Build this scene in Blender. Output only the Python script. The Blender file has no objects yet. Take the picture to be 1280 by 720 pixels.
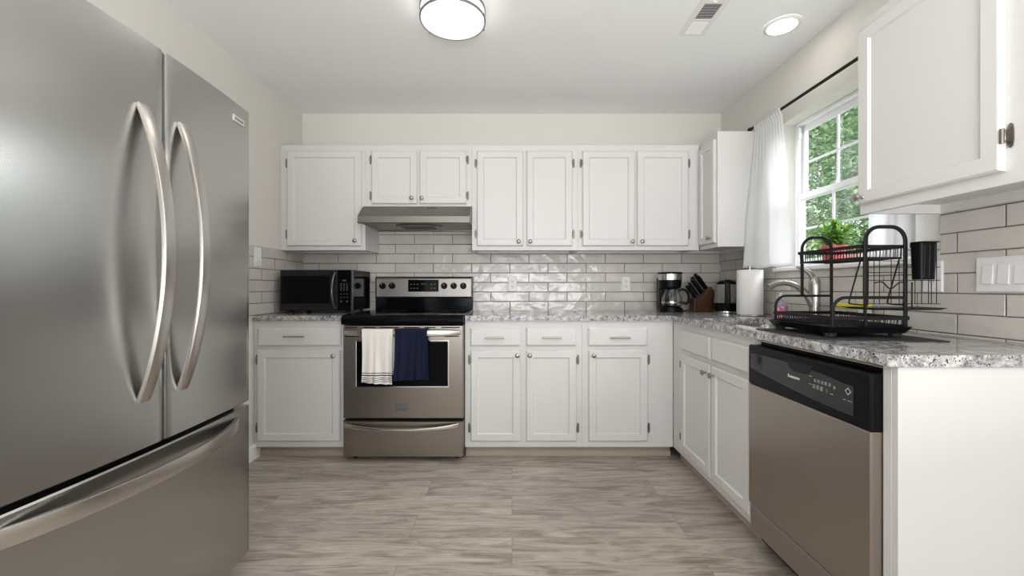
import bpy, bmesh, math, random
from mathutils import Vector, Matrix
R = math.radians
scene = bpy.context.scene
C = scene.collection

# ------------------------------------------------------------------ camera, world, lights, exposure
cam_d = bpy.data.cameras.new('camera'); cam = bpy.data.objects.new('camera', cam_d); C.objects.link(cam)
cam.location = (0, 0, 1.094); cam.rotation_euler = (R(90), 0, 0)
cam_d.sensor_width = 36; cam_d.lens = 36 * 515 / 1280; cam_d.shift_y = -1 / 1280; cam_d.clip_start = 0.02
scene.camera = cam
scene.view_settings.view_transform = 'Standard'; scene.view_settings.look = 'None'
scene.view_settings.gamma = 1; scene.view_settings.use_curve_mapping = False
scene.view_settings.exposure = 0.27
W = bpy.data.worlds.new('sky'); scene.world = W; W.use_nodes = True
bg = W.node_tree.nodes['Background']; bg.inputs[0].default_value = (0.86, 0.93, 1.0, 1); bg.inputs[1].default_value = 1.5
sun_d = bpy.data.lights.new('sun', 'SUN'); sun_d.energy = 6.5; sun_d.angle = R(3); sun_d.color = (1, .95, .85)
sun = bpy.data.objects.new('sun', sun_d); C.objects.link(sun)
sun.rotation_euler = Vector((0.75, 0.25, -0.85)).to_track_quat('-Z', 'Y').to_euler()
def area(name, loc, aim, sx, sy, power, col):
    d = bpy.data.lights.new(name, 'AREA'); d.shape = 'RECTANGLE'; d.size = sx; d.size_y = sy; d.energy = power; d.color = col
    o = bpy.data.objects.new(name, d); C.objects.link(o); o.location = loc
    o.rotation_euler = Vector(aim).to_track_quat('-Z', 'Y').to_euler(); return o
area('added_rear_fill', (0.1, -3.35, 1.15), (0, .8, .6), 2.6, 2.1, 36, (.90, .95, 1.0))  # added fill light behind the camera, shining in through an invented rear doorway
area('added_bounce_fill', (0.35, -0.9, 1.05), (-.05, .24, 1), 2.0, 1.5, 74, (.985, .985, .985))  # unseen broad lamp added behind the camera, bounced off the ceiling for even light
area('kitchen_window_daylight', (3.1, 2.1, 2.75), (-1, 0, -0.58), 1.5, 1.3, 150, (.93, .97, 1.0))

# ------------------------------------------------------------------ helpers
def tag(o, label=None, cat=None, group=None, kind=None):
    for k, v in (('label', label), ('category', cat), ('group', group), ('kind', kind)):
        if v: o[k] = v
    return o
def thing(name, label, cat, loc=(0, 0, 0), group=None, kind=None):
    o = bpy.data.objects.new(name, None); C.objects.link(o); o.location = loc; o.empty_display_size = .05
    return tag(o, label, cat, group, kind)
def origin(o):
    v = Vector((0, 0, 0))
    while o is not None: v = v + Vector(o.location); o = o.parent
    return v
BACK = lambda y0: (lambda u, d, z: (u, y0 - d, z))
RIGHT = lambda x0: (lambda u, d, z: (x0 - d, u, z))
LEFT = lambda x0: (lambda u, d, z: (x0 + d, u, z))
NEAR = BACK
ID = lambda u, d, z: (u, d, z)
class B:
    def __init__(s, fr=None):
        s.bm = bmesh.new(); s.fr = fr or ID
    def v(s, p): return s.bm.verts.new(s.fr(*p))
    def box(s, a, b, bev=0.0, seg=1):
        (x0, y0, z0), (x1, y1, z1) = a, b
        vs = [s.v(p) for p in ((x0, y0, z0), (x1, y0, z0), (x1, y1, z0), (x0, y1, z0), (x0, y0, z1), (x1, y0, z1), (x1, y1, z1), (x0, y1, z1))]
        fs = [s.bm.faces.new([vs[i] for i in q]) for q in ((0, 3, 2, 1), (4, 5, 6, 7), (0, 1, 5, 4), (1, 2, 6, 5), (2, 3, 7, 6), (3, 0, 4, 7))]
        if bev > 0:
            es = list({e for f in fs for e in f.edges})
            bmesh.ops.bevel(s.bm, geom=es, offset=bev, segments=seg, profile=.6, affect='EDGES')
        return s
    def loft(s, rings, cap0=True, cap1=True, closed=True):
        rs = [[s.v(p) for p in r] for r in rings]
        for a, b in zip(rs, rs[1:]):
            n = len(a)
            for i in range(n if closed else n - 1):
                j = (i + 1) % n
                try: s.bm.faces.new((a[i], a[j], b[j], b[i]))
                except ValueError: pass
        if cap0: s.bm.faces.new(list(reversed(rs[0])))
        if cap1: s.bm.faces.new(rs[-1])
        return s
    def rects(s, u0, u1, z0, z1, prof):           # prof: (inset, d)
        return s.loft([[(u0 + i, d, z0 + i), (u1 - i, d, z0 + i), (u1 - i, d, z1 - i), (u0 + i, d, z1 - i)] for i, d in prof])
    def lathe(s, prof, o=(0, 0, 0), ax=(0, 0, 1), n=24, cap=True):
        ax = Vector(ax).normalized(); t = Vector((1, 0, 0)) if abs(ax.x) < .9 else Vector((0, 1, 0))
        e1 = ax.cross(t).normalized(); e2 = ax.cross(e1); o = Vector(o)
        rings = [[tuple(o + ax * h + (e1 * math.cos(2 * math.pi * i / n) + e2 * math.sin(2 * math.pi * i / n)) * max(r, 1e-5)) for i in range(n)] for r, h in prof]
        return s.loft(rings, cap, cap)
    def cyl(s, p0, p1, r, n=12, r1=None):
        p0 = Vector(p0); p1 = Vector(p1); L = (p1 - p0).length
        return s.lathe([(r, 0), (r if r1 is None else r1, L)], p0, p1 - p0, n)
    def sweep(s, pts, sec, up=(0, 0, 1), closed=False):   # sec: list of (a,b) or function(t)
        pts = [Vector(p) for p in pts]; n = len(pts); up = Vector(up); rings = []
        for i, p in enumerate(pts):
            if closed: t = pts[(i + 1) % n] - pts[i - 1]
            else: t = pts[min(i + 1, n - 1)] - pts[max(i - 1, 0)]
            t.normalize(); e1 = up.cross(t)
            if e1.length < 1e-4: e1 = Vector((1, 0, 0)).cross(t)
            e1.normalize(); e2 = t.cross(e1)
            sc = sec(i / (n - 1)) if callable(sec) else sec
            rings.append([tuple(p + e1 * a + e2 * b) for a, b in sc])
        if closed: rings.append(rings[0])
        return s.loft(rings, not closed, not closed)
    def tube(s, pts, r, n=8, up=(0.013, 0.021, 1), closed=False):
        return s.sweep(pts, [(r * math.cos(2 * math.pi * i / n), r * math.sin(2 * math.pi * i / n)) for i in range(n)], up, closed)
    def prism(s, poly, h0, h1, axis='z', bev=0, seg=2):
        f = {'z': lambda a, b, h: (a, b, h), 'x': lambda a, b, h: (h, a, b), 'y': lambda a, b, h: (a, h, b)}[axis]
        k = len(s.bm.faces)
        s.loft([[f(a, b, h0) for a, b in poly], [f(a, b, h1) for a, b in poly]])
        return s
    def text(s, txt, size, o, right, up, ext=.0006, align='CENTER', bold=0):
        cu = bpy.data.curves.new('t', 'FONT'); cu.body = txt; cu.size = size; cu.extrude = ext; cu.align_x = align; cu.align_y = 'CENTER'; cu.offset = bold; cu.resolution_u = 3
        ob = bpy.data.objects.new('t', cu); C.objects.link(ob)
        dg = bpy.context.evaluated_depsgraph_get(); me = bpy.data.meshes.new_from_object(ob.evaluated_get(dg))
        r = Vector(right).normalized(); u = Vector(up).normalized(); nn = r.cross(u)
        M = Matrix((r, u, nn)).transposed().to_4x4(); M.translation = Vector(o); me.transform(M)
        s.bm.from_mesh(me); bpy.data.objects.remove(ob); bpy.data.curves.remove(cu); bpy.data.meshes.remove(me)
        return s
    def build(s, name, m, parent=None, smooth=False, bevel=0, seg=2, kind=None, norm=True, angle=40, subsurf=0):
        bm = s.bm
        if norm: bmesh.ops.recalc_face_normals(bm, faces=bm.faces)
        o0 = origin(parent) if parent else Vector((0, 0, 0))
        if o0.length > 0: bmesh.ops.translate(bm, verts=bm.verts, vec=-o0)
        me = bpy.data.meshes.new(name); bm.to_mesh(me); bm.free(); me.materials.append(m)
        if smooth:
            for p in me.polygons: p.use_smooth = True
            try: me.set_sharp_from_angle(angle=R(angle))
            except Exception: pass
        o = bpy.data.objects.new(name, me); C.objects.link(o)
        if parent: o.parent = parent
        if bevel:
            md = o.modifiers.new('bevel', 'BEVEL'); md.width = bevel; md.segments = seg; md.limit_method = 'ANGLE'; md.angle_limit = R(35)
        if subsurf:
            md = o.modifiers.new('sub', 'SUBSURF'); md.levels = subsurf; md.render_levels = subsurf
        if kind: o['kind'] = kind
        return o
def arc(c, r, a0, a1, n, plane='xz', y=0):
    out = []
    for i in range(n + 1):
        a = R(a0 + (a1 - a0) * i / n); p, q = c[0] + r * math.cos(a), c[1] + r * math.sin(a)
        out.append((p, y, q) if plane == 'xz' else ((y, p, q) if plane == 'yz' else (p, q, y)))
    return out

# ------------------------------------------------------------------ materials
def mat(name, col=(.8, .8, .8), rough=.5, metal=0., **k):
    m = bpy.data.materials.new(name); m.use_nodes = True; b = m.node_tree.nodes['Principled BSDF']
    b.inputs['Base Color'].default_value = (*col, 1); b.inputs['Roughness'].default_value = rough; b.inputs['Metallic'].default_value = metal
    for kk, vv in k.items(): b.inputs[kk.replace('_', ' ')].default_value = vv
    return m
def N(m, t, **k):
    n = m.node_tree.nodes.new(t)
    for a, v in k.items(): setattr(n, a, v)
    return n
def L(m, a, b): m.node_tree.links.new(a, b)
def P(m): return m.node_tree.nodes['Principled BSDF']
def coords(m, scale=(1, 1, 1), rot=(0, 0, 0), loc=(0, 0, 0), kind='Object'):
    tc = N(m, 'ShaderNodeTexCoord'); mp = N(m, 'ShaderNodeMapping'); L(m, tc.outputs[kind], mp.inputs[0])
    mp.inputs['Scale'].default_value = scale; mp.inputs['Rotation'].default_value = rot; mp.inputs['Location'].default_value = loc
    return mp.outputs[0]
def noise(m, vec, scale, detail=3, rough=.5, dist=0):
    n = N(m, 'ShaderNodeTexNoise'); L(m, vec, n.inputs['Vector']); n.inputs['Scale'].default_value = scale
    n.inputs['Detail'].default_value = detail; n.inputs['Roughness'].default_value = rough; n.inputs['Distortion'].default_value = dist
    return n.outputs['Fac']
def bump(m, h, strength, dist=.002):
    b = N(m, 'ShaderNodeBump'); b.inputs['Strength'].default_value = strength; b.inputs['Distance'].default_value = dist
    L(m, h, b.inputs['Height']); L(m, b.outputs[0], P(m).inputs['Normal']); return b
def ramp(m, fac, stops):
    r = N(m, 'ShaderNodeValToRGB'); L(m, fac, r.inputs[0]); e = r.color_ramp.elements
    e[0].position, e[0].color = stops[0][0], (*stops[0][1], 1); e[1].position, e[1].color = stops[-1][0], (*stops[-1][1], 1)
    for p, c in stops[1:-1]:
        x = e.new(p); x.color = (*c, 1)
    return r.outputs[0]
def mixc(m, fac, a, b, blend='MIX'):
    x = N(m, 'ShaderNodeMix', data_type='RGBA', blend_type=blend)
    for s, val in ((0, fac), (6, a), (7, b)):
        if hasattr(val, 'is_linked'): L(m, val, x.inputs[s])
        elif s == 0: x.inputs[0].default_value = val
        else: x.inputs[s].default_value = (*val, 1)
    return x.outputs[2]
def math_(m, op, a, b=0.):
    x = N(m, 'ShaderNodeMath', operation=op)
    for i, val in ((0, a), (1, b)):
        if hasattr(val, 'is_linked'): L(m, val, x.inputs[i])
        else: x.inputs[i].default_value = val
    return x.outputs[0]

def paint(name, col, rough=.55, grain=None, st=.08):
    m = mat(name, col, rough)
    v = coords(m, grain or (1, 1, 1)); f = noise(m, v, 60 if grain else 220, 4)
    bump(m, f, st, .0008)
    c = mixc(m, noise(m, coords(m), 2.0, 2), tuple(x * .985 for x in col), tuple(min(1, x * 1.012) for x in col)); L(m, c, P(m).inputs['Base Color'])
    return m
M_wall = paint('wall_paint', (.735, .71, .66), .7)
M_ceil = paint('ceiling_paint', (.90, .90, .895), .8)
M_cab = paint('cabinet_paint', (.685, .672, .655), .38, (9, 9, .5), .25)
M_trimw = paint('trim_paint', (.84, .82, .80), .4)
M_vinyl = mat('window_vinyl', (.86, .87, .88), .35)
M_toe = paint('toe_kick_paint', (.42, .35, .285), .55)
M_nickel = mat('brushed_nickel', (.40, .37, .335), .28, 1)
M_dnickel = mat('dark_hinge_nickel', (.24, .215, .19), .35, 1)
M_black = mat('black_gloss', (.004, .004, .005), .09, 0, Specular_IOR_Level=.3, IOR=1.22)
M_blackp = mat('black_plastic', (.006, .006, .007), .30, 0, Specular_IOR_Level=.25, IOR=1.3)
M_blackm = mat('black_powder_coat', (.006, .006, .007), .42, 0, Specular_IOR_Level=.25)
M_dark = mat('dark_recess', (.008, .008, .008), .8)
M_rubber = mat('black_rubber_mat', (.018, .018, .019), .75)
M_platew = mat('white_plate_plastic', (.80, .79, .78), .3)
M_chrome = mat('polished_steel', (.66, .66, .66), .14, 1)
M_glass = mat('clear_glass', (1, 1, 1), .02, 0, Transmission_Weight=1.0, IOR=1.45)
def brushed(name, col, rough, axis):
    m = mat(name, col, rough, 1.0); sc = [900, 900, 900]; sc['xyz'.index(axis)] = 8
    v = coords(m, tuple(sc)); f = noise(m, v, 1, 2)
    r = N(m, 'ShaderNodeMapRange'); L(m, f, r.inputs[0]); r.inputs[3].default_value = rough - .02; r.inputs[4].default_value = rough + .03
    L(m, r.outputs[0], P(m).inputs['Roughness'])
    c = mixc(m, f, tuple(x * .975 for x in col), tuple(x * 1.025 for x in col)); L(m, c, P(m).inputs['Base Color'])
    P(m).inputs['Anisotropic'].default_value = .5
    return m
M_fridge = brushed('fridge_stainless', (.455, .45, .435), .25, 'y')
M_steel = brushed('appliance_stainless', (.34, .30, .265), .30, 'x')
M_dwsteel = brushed('dishwasher_stainless', (.40, .36, .32), .33, 'y')
M_hood = brushed('hood_stainless', (.23, .212, .195), .32, 'x')
M_handle = mat('handle_steel', (.54, .51, .48), .27, 1)
M_fbody = mat('fridge_side_grey', (.06, .06, .065), .45)
M_lens = mat('light_lens', (1, 1, 1), .4); P(M_lens).inputs['Emission Color'].default_value = (1, .97, .93, 1); P(M_lens).inputs['Emission Strength'].default_value = 3.6
M_lens2 = mat('recessed_lens', (1, 1, 1), .4); P(M_lens2).inputs['Emission Color'].default_value = (1, .96, .91, 1); P(M_lens2).inputs['Emission Strength'].default_value = 13
M_paper = mat('paper_towel', (.80, .79, .77), .95); bump(M_paper, noise(M_paper, coords(M_paper), 160, 2), .4, .002)

def tile(name, axis, off_u, off_z):
    m = mat(name, (.7, .68, .65), .12, 0)
    tc = N(m, 'ShaderNodeTexCoord'); sp = N(m, 'ShaderNodeSeparateXYZ'); L(m, tc.outputs['Object'], sp.inputs[0])
    cb = N(m, 'ShaderNodeCombineXYZ'); L(m, math_(m, 'ADD', sp.outputs[axis], off_u), cb.inputs[0]); L(m, math_(m, 'ADD', sp.outputs[2], off_z), cb.inputs[1])
    def brick(c1, c2, mo, ms):
        b = N(m, 'ShaderNodeTexBrick'); L(m, cb.outputs[0], b.inputs['Vector'])
        b.inputs['Color1'].default_value = (*c1, 1); b.inputs['Color2'].default_value = (*c2, 1); b.inputs['Mortar'].default_value = (*mo, 1)
        b.inputs['Scale'].default_value = 1; b.inputs['Mortar Size'].default_value = ms; b.inputs['Mortar Smooth'].default_value = .25
        b.inputs['Brick Width'].default_value = .2995; b.inputs['Row Height'].default_value = .0748; b.offset = .5; b.inputs['Bias'].default_value = 0
        return b
    b = brick((.62, .575, .53), (.55, .51, .475), (.16, .14, .13), .0016)
    cl = noise(m, tc.outputs['Object'], 7, 3)
    col = mixc(m, .22, b.outputs['Color'], ramp(m, cl, [(.3, (.45, .425, .40)), (.7, (.80, .76, .72))]))
    col = mixc(m, b.outputs['Fac'], col, (.15, .13, .12)); L(m, col, P(m).inputs['Base Color'])
    rr = math_(m, 'ADD', math_(m, 'MULTIPLY', b.outputs['Fac'], .7), .12); L(m, rr, P(m).inputs['Roughness'])
    b2 = brick((1, 1, 1), (1, 1, 1), (0, 0, 0), .004); b2.inputs['Mortar Smooth'].default_value = 1
    # each tile's own slight tilt
    b3 = brick((1, 1, 1), (0, 0, 0), (0, 0, 0), 0.0)
    wn = noise(m, tc.outputs['Object'], 9, 2, .5, .4)
    h = math_(m, 'SUBTRACT', math_(m, 'MULTIPLY', wn, 1.4), math_(m, 'MULTIPLY', b2.outputs['Fac'], .9))
    bump(m, h, .7, .008)
    return m
M_tb = tile('tile_back', 0, .017 - .15, -.907 + .0748 * 12)
M_tr = tile('tile_right', 1, -1.516 + .15, -.921 + .0748 * 12)
M_tl = tile('tile_left', 1, -2.70, -.915 + .0748 * 12)

def granite():
    m = mat('granite', (.6, .6, .6), .12)
    v = coords(m); big = noise(m, v, 5, 5, .6, 1.2); med = noise(m, v, 38, 4, .65)
    base = ramp(m, med, [(.30, (.06, .065, .075)), (.41, (.24, .24, .25)), (.52, (.47, .46, .455)), (.66, (.74, .735, .73))])
    warm = mixc(m, ramp(m, big, [(.42, (0, 0, 0)), (.62, (1, 1, 1))]), base, (.36, .30, .25)); col = mixc(m, .35, base, warm)
    vo = N(m, 'ShaderNodeTexVoronoi'); vo.inputs['Scale'].default_value = 95; L(m, v, vo.inputs['Vector'])
    gate = noise(m, v, 24, 3, .6)
    sp = math_(m, 'MULTIPLY', math_(m, 'LESS_THAN', vo.outputs['Distance'], .33), math_(m, 'GREATER_THAN', gate, .53))
    col = mixc(m, sp, col, (.03, .03, .04))
    vo2 = N(m, 'ShaderNodeTexVoronoi'); vo2.inputs['Scale'].default_value = 150; L(m, v, vo2.inputs['Vector'])
    col = mixc(m, math_(m, 'MULTIPLY', math_(m, 'LESS_THAN', vo2.outputs['Distance'], .30), math_(m, 'GREATER_THAN', noise(m, v, 15, 2), .50)), col, (.07, .075, .10))
    vein = ramp(m, noise(m, coords(m, (1, 2.2, 1), (0, 0, .5)), 4.5, 6, .65, 2.5), [(.47, (0, 0, 0)), (.5, (1, 1, 1)), (.53, (0, 0, 0))])
    col = mixc(m, math_(m, 'MULTIPLY', vein, .55), col, (.12, .12, .14))
    L(m, col, P(m).inputs['Base Color']); return m
M_gran = granite()

def planks():
    m = mat('vinyl_planks', (.4, .35, .3), .38)
    tc = N(m, 'ShaderNodeTexCoord')
    b = N(m, 'ShaderNodeTexBrick'); L(m, tc.outputs['Object'], b.inputs['Vector']); b.offset = .37; b.offset_frequency = 2
    b.inputs['Color1'].default_value = (0, 0, 0, 1); b.inputs['Color2'].default_value = (1, 1, 1, 1); b.inputs['Mortar'].default_value = (.5, .5, .5, 1)
    b.inputs['Scale'].default_value = 1; b.inputs['Brick Width'].default_value = 1.22; b.inputs['Row Height'].default_value = .18
    b.inputs['Mortar Size'].default_value = .0010; b.inputs['Mortar Smooth'].default_value = .1
    sh = N(m, 'ShaderNodeVectorMath', operation='MULTIPLY_ADD'); L(m, b.outputs['Color'], sh.inputs[0]); sh.inputs[1].default_value = (7.3, 3.1, 0); L(m, tc.outputs['Object'], sh.inputs[2])
    mp = N(m, 'ShaderNodeMapping'); L(m, sh.outputs[0], mp.inputs[0]); mp.inputs['Scale'].default_value = (1.0, 7, 1)
    g1 = noise(m, mp.outputs[0], 2.4, 7, .66, 1.6)
    mp2 = N(m, 'ShaderNodeMapping'); L(m, sh.outputs[0], mp2.inputs[0]); mp2.inputs['Scale'].default_value = (3, 60, 1)
    g2 = noise(m, mp2.outputs[0], 2.2, 4, .6, .3)
    c = ramp(m, g1, [(.30, (.10, .072, .055)), (.42, (.28, .23, .19)), (.51, (.43, .378, .33)), (.66, (.60, .545, .49))])
    c = mixc(m, .38, c, ramp(m, g2, [(.3, (.20, .16, .13)), (.7, (.56, .505, .45))]))
    c = mixc(m, 1.0, c, ramp(m, b.outputs['Color'], [(0, (.84, .83, .83)), (1, (1.08, 1.07, 1.05))]), 'MULTIPLY')
    c = mixc(m, math_(m, 'MULTIPLY', b.outputs['Fac'], .6), c, (.08, .065, .055))
    L(m, c, P(m).inputs['Base Color'])
    h = math_(m, 'SUBTRACT', g2, math_(m, 'MULTIPLY', b.outputs['Fac'], 2)); bump(m, h, .12, .0015)
    L(m, math_(m, 'ADD', math_(m, 'MULTIPLY', g2, .15), .34), P(m).inputs['Roughness'])
    return m
M_floor = planks()

# ------------------------------------------------------------------ room shell
XL, XR, YB, ZC = -1.648, 1.645, 3.239, 2.457
YR = -3.0
B().box((XL - .14, YR - .14, -.1), (XR + .14, YB + .14, 0)).build('floor', M_floor, kind='structure')
B().box((XL - .14, YR - .14, ZC), (XR + .14, YB + .14, ZC + .12)).build('ceiling', M_ceil, kind='structure')
wb = B().box((XL - .14, YB, 0), (XR + .14, YB + .14, ZC)).build('wall_back', M_wall, kind='structure')
wl = B().box((XL - .14, YR, 0), (XL, YB, ZC)).build('wall_left', M_wall, kind='structure')
# window opening in the right wall
WY0, WY1, WZ0, WZ1 = 1.70, 2.52, 1.205, 2.085
wr = B().box((XR, YR, 0), (XR + .14, WY0, ZC)).box((XR, WY1, 0), (XR + .14, YB, ZC)).box((XR, WY0, 0), (XR + .14, WY1, WZ0)).box((XR, WY0, WZ1), (XR + .14, WY1, ZC)).build('wall_right', M_wall, kind='structure')
B().box((XL, YR - .14, 0), (-1.2, YR, ZC)).box((1.4, YR - .14, 0), (XR, YR, ZC)).box((-1.2, YR - .14, 2.1), (1.4, YR, ZC)).build('wall_rear', M_wall, kind='structure')
# tile backsplashes (part of the walls)
B().box((XL + .0005, YB - .008, .90), (XR - .0005, YB - .0002, 1.368)).box((-1.06, YB - .008, 1.3681), (-.27, YB - .0002, 1.67)).build('tile_backsplash', M_tb, wb)
B().box((XL + .0002, 1.60, .90), (XL + .008, YB - .0085, 1.36)).build('tile_backsplash', M_tl, wl)
B().box((XR - .008, WY1 + .04, .90), (XR - .0002, YB - .0085, 1.38)).box((XR - .008, .3, .90), (XR - .0002, 1.575, 1.40)).box((XR - .008, 1.5751, .90), (XR - .0002, WY1 + .0399, 1.186)).build('tile_backsplash', M_tr, wr)
# baseboards
def baseboard(name, fr, u0, u1):
    b = B(fr); b.loft([[(u, 0.0005, 0), (u, .014, 0), (u, .014, .075), (u, .010, .09), (u, .0005, .095)] for u in (u0, u1)]); b.build(name, M_trimw, kind='structure')
baseboard('baseboard_left', LEFT(XL), 1.59, 2.68)

# ------------------------------------------------------------------ kitchen window
win = thing('window_1', None, None, (XR + .09, (WY0 + WY1) / 2, WZ0), kind='structure')
X0 = XR + .085; X1 = XR + .138
ZM = 1.636
def frame_rect(b, x0, x1, y0, y1, z0, z1, w, wb_=None, wt=None):
    wb_ = wb_ or w; wt = wt or w
    b.box((x0, y0, z0), (x1, y0 + w, z1), .002).box((x0, y1 - w, z0), (x1, y1, z1), .002)
    b.box((x0, y0 + w, z0), (x1, y1 - w, z0 + wb_), .002).box((x0, y0 + w, z1 - wt), (x1, y1 - w, z1), .002)
b = B(); frame_rect(b, X0, X1, WY0 + .001, WY1 - .001, WZ0 + .001, WZ1 - .001, .020); b.build('window_frame', M_vinyl, win)
def sash(x0, x1, z0, z1):
    b = B(); frame_rect(b, x0, x1, WY0 + .022, WY1 - .022, z0, z1, .024, .034, .034); s = b.build('window_sash', M_vinyl, win)
    y0, y1 = WY0 + .046, WY1 - .046
    g = B(); xm = (x0 + x1) / 2
    for k in (1, 2): yy = y0 + (y1 - y0) * k / 3; g.box((xm - .008, yy - .006, z0 + .034), (xm + .004, yy + .006, z1 - .034), .002)
    zz = (z0 + z1) / 2; g.box((xm - .007, y0, zz - .006), (xm + .003, y1, zz + .006), .002)
    g.build('muntin_grid', M_vinyl, s)
    B().box((xm + .006, y0 - .004, z0 + .030), (xm + .010, y1 + .004, z1 - .030)).build('window_pane', M_pane, s)
M_pane = bpy.data.materials.new('window_glass'); M_pane.use_nodes = True
nt = M_pane.node_tree; nt.nodes.clear(); mo = nt.nodes.new('ShaderNodeOutputMaterial'); tr = nt.nodes.new('ShaderNodeBsdfTransparent'); gl = nt.nodes.new('ShaderNodeBsdfGlossy')
gl.inputs['Roughness'].default_value = .02; mx = nt.nodes.new('ShaderNodeMixShader'); mx.inputs[0].default_value = .05
nt.links.new(tr.outputs[0], mx.inputs[1]); nt.links.new(gl.outputs[0], mx.inputs[2]); nt.links.new(mx.outputs[0], mo.inputs[0])
sash(X0 + .028, X0 + .050, ZM - .018, WZ1 - .0225)
sash(X0 + .003, X0 + .026, WZ0 + .0225, ZM + .018)
b = B(); b.box((X0 - .003, WY1 - .034, ZM + .03), (X0 + .012, WY1 - .028, WZ1 - .03)).box((X0 - .006, WY1 - .046, WZ1 - .10), (X0 + .012, WY1 - .027, WZ1 - .03), .003)
b.build('sash_track', M_vinyl, win)
# stool / sill board
b = B(); b.loft([[(X0 + .002, y, 1.188), (1.618, y, 1.188), (1.613, y, 1.193), (1.613, y, 1.206), (1.618, y, 1.2115), (X0 + .002, y, 1.2115)] for y in (WY0 + .0005, WY1 - .0005)])
b.box((1.6145, WY1 - .0005, 1.188), (XR - .0003, WY1 + .035, 1.2115), .002).box((1.6145, WY0 - .035, 1.188), (XR - .0003, WY0 + .0005, 1.2115), .002)
b.build('window_sill', M_trimw, win)

# ------------------------------------------------------------------ cabinets
def door(fr, u0, u1, z0, z1, par, knob=None, hinges=None, name='door', d0=.0005):
    o = B(fr).rects(u0, u1, z0, z1, [(0, d0), (0, d0 + .013), (.006, d0 + .019), (.046, d0 + .019), (.052, d0 + .010)]).build(name, M_cab, par, bevel=.0006, seg=1)
    if knob:
        ku, kz = knob; p0 = fr(ku, d0 + .0185, kz); p1 = fr(ku, d0 + .05, kz); ax = Vector(p1) - Vector(p0)
        B().lathe([(.008, 0), (.007, .002), (.0045, .004), (.0045, .012), (.010, .016), (.0145, .021), (.0145, .025), (.011, .029), (.004, .031)], p0, ax, 20).build('knob', M_nickel, o, smooth=True)
    if hinges:
        side, zs = hinges
        for hz in zs: hinge(fr, u0 if side < 0 else u1, side, hz, o, d0)
    return o
def hinge(fr, ue, side, z, par, d0=.0005):
    b = B(fr); s = side
    poly = [(ue + s * .003, z - .018), (ue + s * .006, z - .030), (ue + s * .011, z - .0335), (ue + s * .016, z - .028), (ue + s * .018, z - .014), (ue + s * .018, z + .014), (ue + s * .016, z + .028), (ue + s * .011, z + .0335), (ue + s * .006, z + .030), (ue + s * .003, z + .018)]
    b.prism(poly, d0 + .0002, d0 + .0030, 'y')
    b.box((ue + s * .001, d0, z - .016), (ue + s * .009, d0 + .015, z + .016), .002)
    b.lathe([(.0045, 0), (.0052, .003), (.0052, .037), (.0045, .040)], (ue + s * .0035, d0 + .0165, z - .020), (0, 0, 1), 12)
    for q in (-.0265, .0265): b.lathe([(.0028, 0), (.0022, .0015)], (ue + s * .011, d0 + .0029, z + q), (0, 1, 0), 8)
    b.build('hinge', M_dnickel, par, smooth=True)
def drawer(fr, u0, u1, z0, z1, par, pull=None, name='drawer'):
    o = B(fr).rects(u0, u1, z0, z1, [(0, .0005), (0, .011), (.010, .0195)]).build(name, M_cab, par, bevel=.0006, seg=1)
    if pull:
        b = B(fr); c = pull[0]; z = pull[1]; hw = pull[2]
        b.cyl((c - hw, .048, z), (c + hw, .048, z), .005, 14)
        for s in (-1, 1): b.cyl((c + s * hw * .68, .019, z), (c + s * hw * .68, .048, z), .004, 10)
        b.build('pull_handle', M_nickel, o, smooth=True)
    return o
def carcass(fr, u0, u1, z0, z1, depth, par, dbot=.018, lip=.016, name='carcass'):
    t = .016; g = .0006
    b = B(fr)
    b.box((u0 + g, -depth, z0 + .002), (u0 + t, -.019, z1 - .001)).box((u1 - t, -depth, z0 + .002), (u1 - g, -.019, z1 - .001))
    b.box((u0 + t, -depth, z1 - t), (u1 - t, -.019, z1 - .001)).box((u0 + t, -depth, z0 + dbot), (u1 - t, -.019, z0 + dbot + t)).box((u0 + t, -depth, z0 + dbot + t), (u1 - t, -depth + .006, z1 - t))
    b.box((u0 + t, -depth, z0 + .003), (u1 - t, -depth + .018, z0 + dbot))
    return b.build(name, M_cab, par)
def faceframe(fr, u0, u1, z0, z1, opens, par):
    # one frame with openings (list of u-intervals between stiles)
    g = .0006; b = B(fr); D0, D1 = -.0188, 0
    us = [u0 + g] + [x for o in opens for x in o[:2]] + [u1 - g]
    b.box((u0 + g, D0, z0), (u1 - g, D1, opens[0][2])).box((u0 + g, D0, opens[0][3]), (u1 - g, D1, z1))
    for i in range(0, len(us), 2): b.box((us[i], D0, opens[0][2]), (us[i + 1], D1, opens[0][3]))
    return b.build('face_frame', M_cab, par)

UY = YB - .305; UF = BACK(UY); UD = .3045
def pxu(px, s=176.7): return (px - 640) / s
def uz(py, s=176.7): return 1.094 - (py - 359) / s
ZU0, ZU1 = 1.357, 2.106
gU = 'white wall cabinets above the range counter'
DZ0, DZ1 = 1.386, 2.060
def upper(name, label, u0, u1, z0, doors, ztop=ZU1, fr=UF, depth=UD, group=None, dz0=None, dz1=None, hz=(.085, .085)):
    t = thing(name, label, 'cabinet', fr((u0 + u1) / 2, 0, z0), group)
    carcass(fr, u0, u1, z0, ztop, depth, t)
    dz0 = dz0 or z0 + .029; dz1 = dz1 or ztop - .046
    faceframe(fr, u0, u1, z0, ztop, [(d[0] + .012, d[1] - .012, dz0 + .012, dz1 - .012) for d in doors], t)
    for d in doors:
        door(fr, d[0], d[1], dz0, dz1, t, d[2], (d[3], (dz0 + hz[0], dz1 - hz[1])))
    return t
upper('wall_cabinet', 'white single-door wall cabinet above the black microwave, left of the range hood', XL + .001, -1.044, ZU0,
      [(pxu(358.3), pxu(451.3), (pxu(444.3), uz(301)), -1)])
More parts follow.
